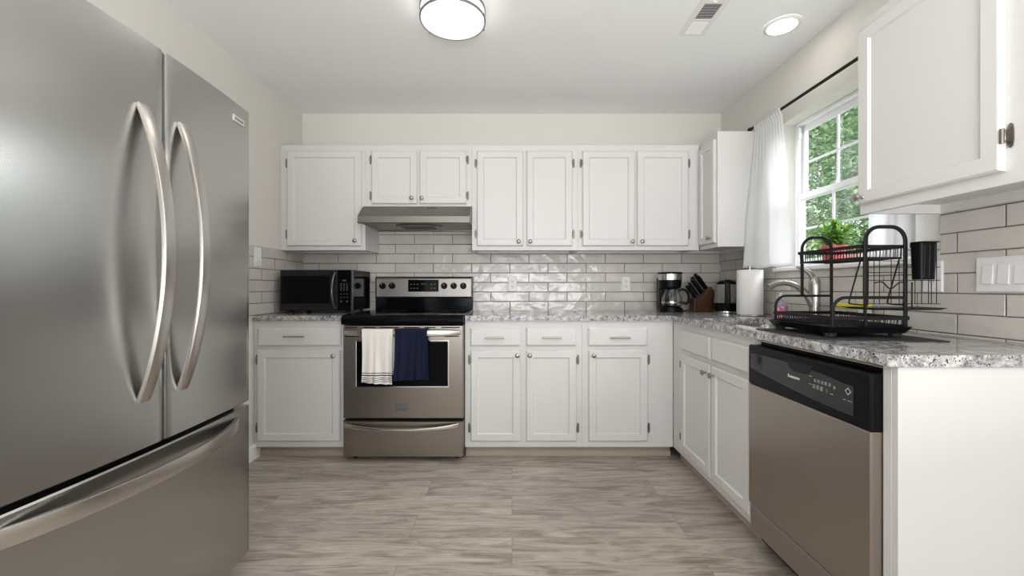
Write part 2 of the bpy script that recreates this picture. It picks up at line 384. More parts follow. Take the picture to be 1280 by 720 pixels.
upper('wall_cabinet', 'short white two-door wall cabinet directly above the stainless range hood', -1.044, -.285, 1.668,
      [(pxu(464), pxu(521), (pxu(515), uz(248)), -1), (pxu(524.3), pxu(582.7), (pxu(527.7), uz(248)), 1)], dz0=1.685, hz=(.06, .06))
upper('wall_cabinet', 'tall white two-door wall cabinet immediately right of the range hood', -.285, .467, ZU0,
      [(pxu(596), pxu(654), (pxu(648.3), uz(302)), -1), (pxu(658.3), pxu(715.7), (pxu(662.7), uz(302)), 1)])
upper('wall_cabinet', 'tall white two-door wall cabinet above the coffee maker, reaching the room corner', .467, 1.332, ZU0,
      [(pxu(728.3), pxu(794), (pxu(790), uz(302)), -1), (pxu(796.7), pxu(861), (pxu(802.3), uz(302)), 1)])
# corner cabinet on the right wall, one door facing the room
CF = RIGHT(1.34)
t = thing('wall_cabinet', 'white corner wall cabinet beside the curtain, its plain side panel facing the room', 'cabinet', (1.34, 2.78, ZU0))
carcass(CF, 2.685, UY + .304, ZU0, 2.112, .3045, t)
faceframe(CF, 2.685, UY - .001, ZU0, 2.112, [(2.712, UY - .025, 1.40, 2.05)], t)
door(CF, 2.70, UY - .012, 1.386, 2.066, t, (2.745, 1.42))
# near cabinet on the right wall
NF = RIGHT(1.335)
t = thing('wall_cabinet', 'large white wall cabinet nearest the camera at upper right, cut off by the frame', 'cabinet', (1.335, 1.33, 1.375))
NU0, NU1 = 1.065, 1.580
carcass(NF, NU0, NU1, 1.372, 2.106, .309, t, dbot=.035)
faceframe(NF, NU0, NU1, 1.372, 2.106, [(NU0 + .065, NU1 - .03, 1.43, 2.05)], t)
door(NF, 1.112, 1.572, 1.408, 2.066, t, (1.548, 1.432), (-1, (1.50, 1.96)))

# base cabinets
BY = 2.629; BF = BACK(BY); s_b = 197.3
def bu(px): return (px - 640) / s_b
def bz(py): return 1.094 - (py - 359) / s_b
def toe(b, u0, u1, fr):
    pass
def basecab(name, label, fr, u0, u1, doors, drawers, depth=.60, toe_d=.055, group=None, extra_stile=None, moulding=True):
    t = thing(name, label, 'cabinet', fr((u0 + u1) / 2, 0, 0), group)
    g = .0006; b = B(fr); tt = .016
    b.box((u0 + g, -depth, .075), (u0 + tt, -.019, .880)).box((u1 - tt, -depth, .075), (u1 - g, -.019, .880)).box((u0 + tt, -depth, .075), (u1 - tt, -.019, .091)).box((u0 + tt, -depth, .091), (u1 - tt, -depth + .006, .880))
    b.build('carcass', M_cab, t)
    b = B(fr); b.box((u0 + g, -.0188, .075), (u1 - g, 0, .872 + .0085)); b.build('face_frame', M_cab, t)
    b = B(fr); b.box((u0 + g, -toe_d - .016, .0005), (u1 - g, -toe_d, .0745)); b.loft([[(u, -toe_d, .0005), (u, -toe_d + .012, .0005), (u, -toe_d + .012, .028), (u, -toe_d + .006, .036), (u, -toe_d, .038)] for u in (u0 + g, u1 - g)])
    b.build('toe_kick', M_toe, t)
    for d in doors: door(fr, d[0], d[1], d[4] if len(d) > 4 else .116, .694, t, d[2], (d[3], (.198, .632)) if d[3] else None)
    for d in drawers: drawer(fr, d[0], d[1], .720, .838, t, d[2], d[3] if len(d) > 3 else 'drawer')
    return t
basecab('base_cabinet', 'white base cabinet below the microwave, between refrigerator and range', BF, XL + .001, -1.058,
        [(bu(321), bu(424.6), (bu(417.8), bz(444.5)), -1)], [(bu(321.3), bu(425.4), (bu(369.7), bz(420.3), .065))])
basecab('base_cabinet', 'white two-door base cabinet immediately right of the range', BF, -.300, bu(728),
        [(bu(588.2), bu(650.8), (bu(646.6), bz(444)), -1), (bu(657.8), bu(721), (bu(662), bz(444)), 1)],
        [(bu(587.5), bu(650.8), (bu(618.2), bz(422), .063)), (bu(657.5), bu(721), (bu(689.5), bz(422), .063))])
basecab('base_cabinet', 'white single-door base cabinet in the corner below the coffee maker', BF, bu(728), 1.028,
        [(bu(736), bu(810), (bu(741.8), bz(444)), 1)], [(bu(735.4), bu(809.8), (bu(774), bz(422), .063))])
SF = RIGHT(1.03)
basecab('sink_cabinet', 'white two-door sink cabinet between the corner and the dishwasher', SF, 1.745, BY - .001,
        [(2.113, 2.474, (2.145, .650), 1), (1.759, 2.097, (2.065, .650), 0)],
        [(2.113, 2.474, None, 'false_drawer_front'), (1.759, 2.097, None, 'false_drawer_front')], depth=.60)
t = thing('end_panel', 'plain white end panel closing the counter run beside the dishwasher', 'panel', (1.34, 1.12, 0))
B().box((1.031, 1.100, .001), (1.630, 1.118, .8805)).build('side_panel', M_cab, t, bevel=.001, seg=1)
B().box((1.0305, 1.1185, .001), (1.048, 1.1445, .8805)).build('stile', M_cab, t, bevel=.001, seg=1)

# ------------------------------------------------------------------ countertops
def slab(name, outer, holes, label):
    bm = bmesh.new(); es = []
    for loop in [outer] + holes:
        vs = [bm.verts.new((x, y, .914)) for x, y in loop]
        es += [bm.edges.new((vs[i], vs[(i + 1) % len(vs)])) for i in range(len(vs))]
    bmesh.ops.triangle_fill(bm, use_beauty=True, use_dissolve=False, edges=es)
    r = bmesh.ops.extrude_face_region(bm, geom=bm.faces[:])
    bmesh.ops.translate(bm, verts=[v for v in r['geom'] if isinstance(v, bmesh.types.BMVert)], vec=(0, 0, -.0325))
    b = B(); b.bm.free(); b.bm = bm
    o = b.build(name, M_gran, bevel=.004, seg=3); return tag(o, label, 'countertop')
def rnd(cx, cy, r, a0, a1, n=6): return [(cx + r * math.cos(R(a0 + (a1 - a0) * i / n)), cy + r * math.sin(R(a0 + (a1 - a0) * i / n))) for i in range(n + 1)]
CE = 1.004
hole = rnd(1.15, 1.86, .06, 180, 270) + rnd(1.44, 1.86, .06, 270, 360) + rnd(1.44, 2.33, .06, 0, 90) + rnd(1.15, 2.33, .06, 90, 180)
slab('countertop', [(-.297, 2.604), (CE, 2.604)] + rnd(CE + .03, 1.122, .03, 180, 270) + [(XR - .009, 1.092), (XR - .009, YB - .009), (-.297, YB - .009)], [hole], 'grey speckled granite L-shaped countertop with the sink cutout')
slab('countertop', [(XL + .009, 2.604), (-1.058, 2.604), (-1.058, YB - .009), (XL + .009, YB - .009)], [], 'small grey granite countertop under the microwave, left of the range')

# undermount sink
t = thing('kitchen_sink', 'stainless undermount sink basin set into the granite', 'sink', (1.295, 2.095, .69))
def rr(x0, x1, y0, y1, r, z): return [(a, c, z) for a, c in rnd(x0 + r, y0 + r, r, 180, 270) + rnd(x1 - r, y0 + r, r, 270, 360) + rnd(x1 - r, y1 - r, r, 0, 90) + rnd(x0 + r, y1 - r, r, 90, 180)]
b = B(); b.loft([rr(1.06, 1.53, 1.77, 2.42, .07, .8805), rr(1.095, 1.495, 1.805, 2.385, .06, .8805), rr(1.10, 1.49, 1.81, 2.38, .06, .74), rr(1.13, 1.46, 1.84, 2.35, .05, .70), rr(1.28, 1.31, 2.08, 2.11, .01, .695)], cap0=False)
M_sink = mat('sink_steel', (.60, .59, .57), .25, 1)
b.build('basin', M_sink, t, smooth=True, norm=False)
B().lathe([(.03, 0), (.045, .003), (.045, .006), (.03, .005), (.0, .004)], (1.295, 2.095, .695), n=20).build('drain', M_chrome, t, smooth=True)

# ------------------------------------------------------------------ refrigerator
fx, fy0, fy1, fzt, fzg = .981, .750, 1.576, 1.762, .653
t = thing('refrigerator', 'tall stainless French-door refrigerator filling the left foreground', 'refrigerator', (-1.32, 1.163, 0))
def fX(y): return -(fx + .022 * ((y - 1.163) / .413) ** 2)
B().box((XL + .004, fy0 + .006, .03), (-1.075, fy1 - .006, 1.748), .004).build('cabinet_body', M_fbody, t)
for a in (fy0 + .05, fy1 - .05):
    B().box((-1.18, a - .03, 1.7481), (-1.06, a + .03, 1.760), .004).build('hinge_cover', M_blackp, t)
for a in (fy0 + .06, fy1 - .06):
    for x in (-1.10, -1.58): B().cyl((x, a, .0008), (x, a, .031), .022, 16).build('levelling_foot', M_blackp, t)
B().box((-1.105, fy0 + .02, .031), (-1.0755, fy1 - .02, .085)).build('toe_grille', M_blackp, t)
B().box((-1.0745, fy0 + .01, .09), (-1.058, fy1 - .01, 1.745)).build('door_gasket', M_dark, t)
def fdoor(y0, y1, z0, z1, name):
    def prof(y0, y1, rz):
        n = 16; r = .012 * rz + .002; pts = [(-1.057, y0), ]
        ys = [y0 + (y1 - y0) * i / n for i in range(n + 1)]
        pts.append((fX(y0) - r, y0))
        pts.append((fX(y0) - r * .3, y0 + r * .3)); pts.append((fX(y0 + r), y0 + r))
        pts += [(fX(y), y) for y in ys[1:-1]]
        pts.append((fX(y1 - r), y1 - r)); pts.append((fX(y1) - r * .3, y1 - r * .3)); pts.append((fX(y1) - r, y1)); pts.append((-1.057, y1))
        return pts
    def ring(ins, z): return [(x - ins * 1.0 if i not in (0, len(p) - 1) else x, y, z) for p in [prof(y0 + ins * .5, y1 - ins * .5, .45)] for i, (x, y) in enumerate(p)]
    b = B(); b.loft([ring(.004, z0), ring(0, z0 + .004), ring(0, z1 - .004), ring(.004, z1)])
    return b.build(name, M_fridge, t, smooth=True, angle=25)
ym = 1.163
dl = fdoor(fy0, ym - .0035, fzg + .008, fzt, 'door'); dr = fdoor(ym + .0035, fy1, fzg + .008, fzt, 'door'); dd = fdoor(fy0, fy1, .09, fzg - .006, 'freezer_drawer')
dl['label'] = 'left stainless door'; dr['label'] = 'right stainless door'
def rsec(w, h, r=.004):
    return [(x, y) for x, y in rnd(-w / 2 + r, -h / 2 + r, r, 180, 270, 3) + rnd(w / 2 - r, -h / 2 + r, r, 270, 360, 3) + rnd(w / 2 - r, h / 2 - r, r, 0, 90, 3) + rnd(-w / 2 + r, h / 2 - r, r, 90, 180, 3)]
def vhandle(yc, par, zt=1.577, zb=.792):
    n = 28; pts = []
    for i in range(n + 1):
        k = i / n; z = zb + (zt - zb) * k; bow = (1 - (2 * k - 1) ** 2) ** .92
        pts.append((fX(yc) + .002 + .070 * bow, yc, z))
    b = B(); b.sweep(pts, rsec(.034, .012, .0018), up=(1, 0, 0))
    b.build('handle', M_handle, par, smooth=True, angle=20)
vhandle(1.093, dl); vhandle(1.222, dr)
n = 36; pts = []
for i in range(n + 1):
    k = i / n; y = .792 + (1.490 - .792) * k + .0; bow = (1 - (2 * k - 1) ** 2) ** .92
    pts.append((fX(y) + .002 + .060 * bow, y, .604))
B().sweep(pts, rsec(.040, .012, .0018), up=(1, 0, 0)).build('handle', M_handle, dd, smooth=True, angle=20)
# badge
yb0, yb1 = 1.465, 1.532
bx = -(fx + .022 * ((1.50 - 1.163) / .413) ** 2)
ang = math.atan2(fX(yb1) - fX(yb0), yb1 - yb0)
b = B(); b.loft([[(fX(yb0) + d, yb0, z) for z in (1.688, 1.711)] + [(fX(yb1) + d, yb1, z) for z in (1.711, 1.688)] for d in (.0002, .0035)])
bd = b.build('badge', mat('badge_silver', (.70, .70, .69), .35, .6), dr, bevel=.0006, seg=1)
B().text('FRIGIDAIRE', .0105, ((fX(yb0) + fX(yb1)) / 2 + .0039, (yb0 + yb1) / 2, 1.6995), (fX(yb1) - fX(yb0), yb1 - yb0, 0), (0, 0, 1), .0003, bold=.0002).build('badge_lettering', mat('badge_ink', (.12, .12, .13), .4), bd, norm=False)

# ------------------------------------------------------------------ range
RX0, RX1 = -1.0535, -.3025; RC = (RX0 + RX1) / 2
t = thing('range', 'freestanding stainless electric range with black glass cooktop and backguard', 'stove', (RC, 2.9, 0))
s_r = 201.2; RY = 2.56
def rx(px): return RC + (px - 504) / s_r
def rz(py): return 1.094 - (py - 359) / s_r
B().box((RX0, 2.610, .03), (RX1, 3.215, .895), .002).build('body', M_blackp, t)
for x in (RX0 + .05, RX1 - .05):
    for y in (2.66, 3.16): B().cyl((x, y, .0008), (x, y, .031), .02, 14).build('foot', M_blackp, t)
b = B(); yF = 2.545
b.loft([[(x, 3.17, .8955), (x, yF + .02, .8955), (x, yF + .006, .882), (x, yF, .868), (x, yF + .004, .862), (x, yF - .004 + .0, .870), (x, yF - .008, .885), (x, yF - .004, .905), (x, yF + .012, .918), (x, yF + .03, .9215), (x, 3.17, .9215)] for x in (RX0 - .001, RX1 + .001)])
b.build('cooktop', M_black, t, smooth=True, angle=60)
M_burn = mat('burner_print', (.09, .09, .09), .3)
for (cx, cy, r) in ((RC - .18, 2.72, .11), (RC + .19, 2.72, .085), (RC - .18, 3.0, .085), (RC + .19, 3.0, .10)):
    B().lathe([(r - .002, .0), (r - .002, .0006), (r, .0006), (r, 0)], (cx, cy, .9212), n=48, cap=False).build('burner_ring', M_burn, t)
# vent strip + oven door
od = B(BACK(2.612)).rects(RX0 + .001, RX1 - .001, .276, .858, [(0, .0), (0, .040), (.005, .050)]).build('oven_door', M_steel, t)
for a, c in ((431.5, 447), (455, 470), (475, 499), (505, 525), (531, 545), (552, 575)):
    B(BACK(2.612)).box((rx(a), .0498, rz(410.2)), (rx(c), .0506, rz(408.8))).build('vent_slot', M_dark, od)
for a, c in ((431, 450), (556, 574)):
    B(BACK(2.612)).box((rx(a), .0498, rz(421.2)), (rx(c), .0506, rz(420))).build('vent_slot', M_dark, od)
B(BACK(2.612)).rects(rx(444.5), rx(561.5), rz(484.5), rz(425.5), [(0, .0500), (0, .0516), (.004, .0520), (.0065, .0512)]).build('window_trim', M_chrome, od)
B(BACK(2.612)).rects(rx(446), rx(560), rz(483), rz(427), [(0, .0508), (0, .0521)]).build('oven_window', M_black, od)
# oven window inner viewing area
# handle: wide flat bowed
n = 30; pts = []
for i in range(n + 1):
    k = i / n; x = rx(431.5) + (rx(575.5) - rx(431.5)) * k; bow = (1 - (2 * k - 1) ** 4)
    pts.append((x, 2.560 - .004 - .038 * bow, rz(415.7)))
B().sweep(pts, lambda q: rsec(.014 if 0.04 < q < .96 else .010, .040 - .012 * (2 * q - 1) ** 6, .006), up=(0, 0, 1)).build('handle', M_handle, od, smooth=True, angle=50)
bd = B(BACK(2.612)).rects(rx(494.5), rx(510), rz(514), rz(504), [(0, .0500), (0, .0525), (.0015, .0535)]).build('badge', mat('badge_grey', (.22, .21, .20), .3, .8), od)
B().text('FRIGIDAIRE', .0118, ((rx(494.5) + rx(510)) / 2, 2.612 - .0538, rz(508.5)), (1, 0, 0), (0, 0, 1), .0003, bold=.0002).build('badge_lettering', M_chrome, bd, norm=False)
dw = B(BACK(2.612)).rects(RX0 + .001, RX1 - .001, .036, .262, [(0, .0), (0, .040), (.005, .050)]).build('storage_drawer', M_steel, t)
pts = []
for i in range(n + 1):
    k = i / n; x = rx(432) + (rx(573.5) - rx(432)) * k; e = 1 - (2 * k - 1) ** 2
    pts.append((x, 2.560 - .003 - .034 * e ** .6, rz(531.5) - .020 * e))
B().sweep(pts, lambda q: rsec(.012, .012 + .016 * (2 * q - 1) ** 2 + .004, .004), up=(0, 0, 1)).build('handle', M_handle, dw, smooth=True, angle=50)
# backguard
s_g = 162
def gx(px): return RC + (px - 530.5) / s_g
def gz(py): return 1.094 - (py - 359) / s_g
yG = 3.178
bgp = B().loft([[(x, 3.222, .905), (x, 3.222, 1.168), (x, 3.19, 1.176), (x, yG + .008, 1.172), (x, yG, 1.165), (x, yG, .9216), (x, yG, .905)] for x in (RX0, RX1)]).build('backguard', M_black, t, bevel=.003)
B(BACK(yG)).rects(RX0 + .001, RX1 - .001, gz(372.6), gz(346.6), [(0, .0005), (0, .006), (.012, .012), (.014, .012)]).build('control_panel', M_hood, bgp, bevel=.003)
pf = BACK(yG - .012)
disp = B(pf).rects(gx(511), gx(549), gz(364.6), gz(349.8), [(0, .0002), (0, .003), (.003, .004)]).build('display', M_black, bgp, bevel=.004, seg=3)
M_print = mat('printed_grey', (.45, .45, .45), .5)
M_green = mat('green_digits', (.02, .12, .02), .5); P(M_green).inputs['Emission Color'].default_value = (.25, .9, .2, 1); P(M_green).inputs['Emission Strength'].default_value = .05
M_key = mat('key_print', (.10, .10, .10), .5)
for r_, zz in enumerate((355.4, 360.3)):
    for k, xx in enumerate((514.8, 518.8, 522.8, 540.3, 544.3)):
        x, z = gx(xx), gz(zz); B().box((x - .006, yG - .0165, z - .003), (x + .006, yG - .0160, z + .003)).build('touch_key', M_key, disp)
B().text('12:45', .018, (gx(530), yG - .0164, gz(355.2)), (1, 0, 0), (0, 0, 1), .0002).build('clock_digits', M_green, disp, norm=False)
for k, xx in enumerate((479.3, 491.1, 555.8, 567.8, 579.7)):
    x, z = gx(xx), gz(357.4)
    kn = B(pf).lathe([(.0250, .0002), (.0245, .004), (.0215, .006), (.0200, .022), (.018, .024), (.002, .0242)], (x, 0, z), (0, 1, 0), 28).build('control_knob', M_blackp, bgp, smooth=True)
    B(pf).box((x - .0045, .022, z - .020), (x + .0045, .030, z + .020), .002).build('knob_grip', M_blackp, kn)
    B(pf).box((x - .001, .0300, z + .004), (x + .001, .0304, z + .019)).build('pointer_mark', M_print, kn)
b = B()
for k, xx in enumerate((479.3, 491.1, 555.8, 567.8, 579.7)):
    b.text('OFF', .008, (gx(xx), yG - .0123, gz(352.0)), (1, 0, 0), (0, 0, 1), .0002)
    b.text('HI', .008, (gx(xx), yG - .0123, gz(365.6)), (1, 0, 0), (0, 0, 1), .0002)
b.build('panel_lettering', mat('panel_ink', (.12, .11, .10), .5), bgp, norm=False)

# dish towels over the oven handle
def towel(name, label, x0, x1, zt, zf, zb, m, skew=0., seed=1, fold=0.0):
    rnd_ = random.Random(seed); yh = 2.560 - .042
    prof = []     # (y, z) path: front bottom -> over the bar -> back bottom
    nf = 26
    for i in range(nf + 1): k = i / nf; prof.append((yh - .0135 - .0, zf + (zt - .012 - zf) * k))
    for a in range(0, 181, 20): prof.append((yh + .000 - .0135 * math.cos(R(a)) * 1.0, zt - .010 + .0125 * math.sin(R(a))))
    for i in range(14): k = (i + 1) / 14; prof.append((yh + .0135, zt - .012 + (zb - zt + .012) * k))
    nx = 26; th = .005
    def surf(off):
        rows = []
        for j, (y, z) in enumerate(prof):
            row = []
            hang = max(0., min(1., (zt - z) / (zt - zf)))
            for i in range(nx + 1):
                u = i / nx; x = x0 + (x1 - x0) * u
                x += (u - .5) * -.010 * math.sin(hang * 3) + skew * hang * .02
                w = (math.sin(u * 12 + seed) * .014 + math.sin(u * 23 + seed * 2) * .005 + math.sin(u * 5 + hang * 3 + seed) * .003) * hang
                front = y <= yh
                if not front: x += .010 * hang + .002
                yy = y + ((-abs(w) - .002 * hang) if front else w * .3) * (1 if front else 1)
                zz = z + (.006 * math.sin(u * 3.1 + seed) * hang * (1 if front else .4) + (skew * .014 * (u - .5) * hang))
                row.append((x, yy + (off if front else -off) if j not in () else yy, zz + (-off if False else 0)))
            rows.append(row)
        return rows
    b = B(); A = surf(0.0); Bq = surf(th * -1.0)
    ga = [[b.v(p) for p in r] for r in A]; gb = [[b.v(p) for p in r] for r in Bq]
    J, I = len(ga), nx + 1
    for g_ in (ga, gb):
        for j in range(J - 1):
            for i in range(I - 1): b.bm.faces.new((g_[j][i], g_[j][i + 1], g_[j + 1][i + 1], g_[j + 1][i]))
    rim = [(0, i) for i in range(I)] + [(j, I - 1) for j in range(1, J)] + [(J - 1, i) for i in range(I - 2, -1, -1)] + [(j, 0) for j in range(J - 2, 0, -1)]
    for k in range(len(rim)):
        a, c = rim[k], rim[(k + 1) % len(rim)]
        b.bm.faces.new((ga[a[0]][a[1]], ga[c[0]][c[1]], gb[c[0]][c[1]], gb[a[0]][a[1]]))
    o = b.build(name, m, smooth=True, angle=70); return tag(o, label, 'towel')
def cloth(name, col, stripes=False):
    m = mat(name, col, 1.0, 0, Specular_IOR_Level=.1); v = coords(m)
    bump(m, noise(m, v, 420, 2), .5, .002)
    if stripes:
        sp = N(m, 'ShaderNodeSeparateXYZ'); L(m, v, sp.inputs[0]); z = sp.outputs[2]; acc = None
        for z0, hw in ((rz(463.6), .0022), (rz(466.4), .0034), (rz(469.6), .0020), (rz(471.8), .0020), (rz(474.0), .0018)):
            f = math_(m, 'LESS_THAN', math_(m, 'ABSOLUTE', math_(m, 'SUBTRACT', z, z0)), hw)
            acc = f if acc is None else math_(m, 'MAXIMUM', acc, f)
        L(m, mixc(m, acc, col, (.03, .03, .05)), P(m).inputs['Base Color'])
    return m
towel('dish_towel', 'white dish towel with dark stripes at its hem, hanging from the oven handle', rx(457), rx(495), rz(411) + .002, rz(476), rz(467), cloth('white_terry', (.80, .755, .71), True), seed=2)
towel('dish_towel', 'navy blue dish towel hanging from the oven handle', rx(497), rx(536.5), rz(411) + .002, rz(472), rz(474), cloth('navy_terry', (.013, .016, .036)), skew=-.3, seed=5)

# ------------------------------------------------------------------ range hood
t = thing('range_hood', 'slim stainless under-cabinet range hood above the range', 'range hood', (-.665, 3.0, 1.526))
HX0, HX1 = -1.042, -.287
b = B(); prof = [(3.215, 1.6665), (2.945, 1.6665), (2.915, 1.6665), (2.875, 1.655), (2.78, 1.578), (2.777, 1.574), (2.777, 1.530), (2.781, 1.526), (2.80, 1.526), (2.80, 1.534), (3.19, 1.534), (3.19, 1.526), (3.215, 1.526)]
b.loft([[(HX0 + i, y, z) for y, z in prof] for i in (0,)] + [[(HX1, y, z) for y, z in prof]])
hs = b.build('shell', M_hood, t, bevel=.0012)
for k in range(5): B().box((-.585 + k * .013, 2.858, 1.6405), (-.577 + k * .013, 2.868, 1.6465), .0005).build('button', M_blackp, t)
b = B(); b.loft([[(-.665 + (.17 - i * .9) * math.cos(2 * math.pi * q / 32), 2.96 + (.13 - i) * math.sin(2 * math.pi * q / 32), 1.5335 - d) for q in range(32)] for i, d in ((0, 0), (.01, .010), (.03, .013))])
vg = b.build('grease_filter', mat('filter_mesh', (.28, .28, .28), .4, 1), t)
b = B()
for k in range(-6, 7): b.box((-.665 + k * .018 - .003, 2.89, 1.518), (-.665 + k * .018 + .003, 3.03, 1.5204))
b.build('grille_slot', M_dark, vg)

# ------------------------------------------------------------------ dishwasher
DF = RIGHT(1.030); DY0, DY1 = 1.1475, 1.7425
t = thing('dishwasher', 'built-in stainless dishwasher with black control panel under the counter', 'dishwasher', (1.30, 1.445, 0))
B().box((1.052, DY0 + .004, .03), (1.60, DY1 - .004, .872)).build('tub', M_blackp, t)
B().box((1.035, DY0 + .004, .868), (1.0515, DY1 - .004, .8735)).build('top_trim', M_steel, t)
dwd = B(DF).rects(DY0, DY1, .190, .6895, [(0, -.020), (0, .026), (.004, .030)]).build('door', M_dwsteel, t)
cp = B(DF).rects(DY0, DY1, .6905, .853, [(0, -.020), (0, .025), (.006, .032)]).build('control_panel', M_blackp, t, bevel=.002)
# inset lens shaped glossy fascia
def lens(u0, u1, z0, z1, tip):
    n = 14; top = []; bot = []
    for i in range(n + 1):
        k = i / n; u = u1 + (u0 - u1) * k
        zt = z1 - .012 * (1 - math.sin(math.pi * min(1, k * 1.1)) ** .5) - .012 * k
        zb = z0 + (.042 * (1 - k) ** 1.6)
        top.append((u, zt)); bot.append((u, zb))
    return top + bot[::-1]
pl = lens(DY0 + .055, DY1 - .02, .716, .828, 0)
b = B(DF); b.prism(pl, .0322, .0332, 'y'); fas = b.build('fascia', mat('fascia_gloss', (.008, .008, .009), .06), cp)
b = B(DF); b.prism([(u, z) for u, z in [(1.50, .832), (1.485, .815), (1.475, .803), (1.46, .798), (1.40, .798), (1.385, .803), (1.375, .815), (1.362, .832)]], .0322, .0345, 'y'); b.build('grip_recess', M_dark, cp)
B().text('Kenmore', .016, (1.030 - .0336, 1.458, .776), (0, -1, 0), (0, 0, 1), .0004, bold=.0003).build('logo_lettering', mat('logo_silver', (.75, .75, .75), .3, .3), fas, norm=False)
M_cyc = mat('button_grey', (.20, .20, .20), .45)
class CBt:
    def box(s, a, b_): B(DF).box(a, b_).build('cycle_button', M_cyc, fas); return s
b = CBt()
for k in range(5): b.box((1.355 - k * .0155 - .005, .0331, .782), (1.355 - k * .0155 + .005, .0337, .793))
for k in range(3): b.box((1.360 - k * .0165 - .0055, .0331, .760), (1.360 - k * .0165 + .0055, .0337, .774))
b.box((1.303, .0331, .760), (1.306, .0337, .771)); b.box((1.270, .0331, .779), (1.278, .0337, .788))
b = B(DF); q = [(0, .011), (.011, 0), (0, -.011), (-.011, 0)]
b.loft([[(1.222 + a * s_, d, .785 + c * s_) for a, c in q] for s_, d in ((1, .0331), (1, .0338), (.8, .0338), (.8, .0331))], cap0=False, cap1=False)
b.build('start_symbol', mat('symbol_white', (.6, .6, .6), .4), fas)
b = B(DF)
for u, z, w in ((1.375, .797, .006), (1.377, .771, .006), (1.285, .760, .006), (1.235, .757, .005), (1.215, .757, .008)): b.box((u - w, .0331, z - .0009), (u + w, .0335, z + .0009))
b.build('printed_line', M_print, fas)
B(DF).rects(DY0 + .001, DY1 - .001, .078, .182, [(0, -.020), (0, .020), (.003, .023)]).build('access_panel', M_dwsteel, t)
B(DF).box((DY0 + .003, -.075, .0008), (DY1 - .003, -.06, .0775)).build('toe_panel', M_blackp, t)

# ------------------------------------------------------------------ microwave
MX0, MX1, MY0, MY1, MZ0, MZ1 = -1.585, -1.090, 2.815, 3.165, .932, 1.213
t = thing('microwave', 'black countertop microwave on the left granite counter', 'microwave', ((MX0 + MX1) / 2, 2.99, .914))
B().box((MX0 + .001, MY0 + .022, MZ0), (MX1, MY1, MZ1), .003).build('housing', M_black, t)
for x in (MX0 + .05, MX1 - .05):
    for y in (MY0 + .06, MY1 - .05): B().cyl((x, y, .9145), (x, y, .9325), .014, 12).build('foot', M_blackp, t)
MF = BACK(MY0 + .0215); xs = MX1 - .105
md = B(MF).rects(MX0, xs, MZ0 + .001, MZ1 - .0005, [(0, 0), (0, .017), (.004, .021)]).build('door', mat('black_stainless', (.012, .012, .013), .25, 0, Specular_IOR_Level=.35), t)
B(MF).rects(MX0 + .008, xs - .048, MZ0 + .050, MZ1 - .040, [(0, .0205), (0, .0222), (.003, .0226)]).build('door_window', M_black, md, bevel=.004)
pts = []
for i in range(21):
    k = i / 20; e = 1 - (2 * k - 1) ** 2; pts.append((xs - .022 + .012 * (1 - e), MY0 - .001 - .030 * e ** .6, MZ0 + .022 + k * .238))
B().sweep(pts, rsec(.010, .018, .003), up=(0, 1, 0)).build('handle', mat('dark_steel', (.22, .21, .21), .22, 1), md, smooth=True, angle=50)
mp_ = B(MF).rects(xs + .001, MX1 - .012, MZ0 + .001, MZ1 - .0005, [(0, 0), (0, .018), (.003, .021)]).build('control_panel', M_black, t)
B(MF).rects(MX1 - .0115, MX1, MZ0 + .001, MZ1 - .0005, [(0, 0), (0, .019), (.002, .021)]).build('side_trim', mat('dark_trim', (.16, .15, .145), .3, .9), t)
xc = (xs + MX1 - .012) / 2 + .001
B().text('12:45', .012, (xc, MY0 - .0002, 1.140), (1, 0, 0), (0, 0, 1), .0003, bold=.0006).build('clock_digits', M_green, mp_, norm=False)
M_kp = mat('keypad_print', (.06, .06, .065), .5)
class KB:
    def box(s, a, b_): B().box(a, b_).build('keypad_key', M_kp, mp_); return s
b = KB()
for r_ in range(4):
    for c_ in range(3):
        if r_ < 4: b.box((xc - .025 + c_ * .020, MY0 - .0005, 1.112 - r_ * .0135), (xc - .015 + c_ * .020, MY0 + .0002, 1.119 - r_ * .0135))
for z in (1.045, 1.022): 
    for c_ in range(3): b.box((xc - .025 + c_ * .020, MY0 - .0005, z), (xc - .015 + c_ * .020, MY0 + .0002, z + .005))
b.box((xc - .026, MY0 - .0005, .992), (xc - .014, MY0 + .0002, 1.002)).box((xc + .014, MY0 - .0005, .992), (xc + .026, MY0 + .0002, 1.002))

# ------------------------------------------------------------------ coffee maker
t = thing('coffee_maker', 'black drip coffee maker with glass carafe beside the knife block', 'coffee maker', (1.135, 3.03, .914))
cx, cz = 1.158, .9145
b = B(); b.loft([[(cx + a, 3.00 + c, z) for a, c in rnd(0, 0, .082, 0, 342, 28)] for z in (cz, cz + .028)]); b.loft([[(cx + a * .9, 3.00 + c * .9, z) for a, c in rnd(0, 0, .078, 0, 342, 28)] for z in (cz + .028, cz + .036)])
b.build('base', M_blackp, t, smooth=True)
B().box((cx - .062, 3.055, cz + .001), (cx + .070, 3.135, cz + .250), .012, 3).build('water_tank', M_blackp, t)
b = B(); b.loft([[(cx + a * s_, 3.02 + c * s_, z) for a, c in rnd(0, 0, .080, 0, 342, 28)] for z, s_ in ((cz + .170, .80), (cz + .178, .95), (cz + .205, .99), (cz + .232, 1.0))]); b.build('filter_basket', M_blackp, t, smooth=True)
b = B(); b.loft([[(cx + a * s_, 3.02 + c * s_, z) for a, c in rnd(0, 0, .0815, 0, 342, 28)] for z, s_ in ((cz + .2325, 1), (cz + .275, 1.0))]); b.build('steel_band', M_chrome, t, smooth=True)
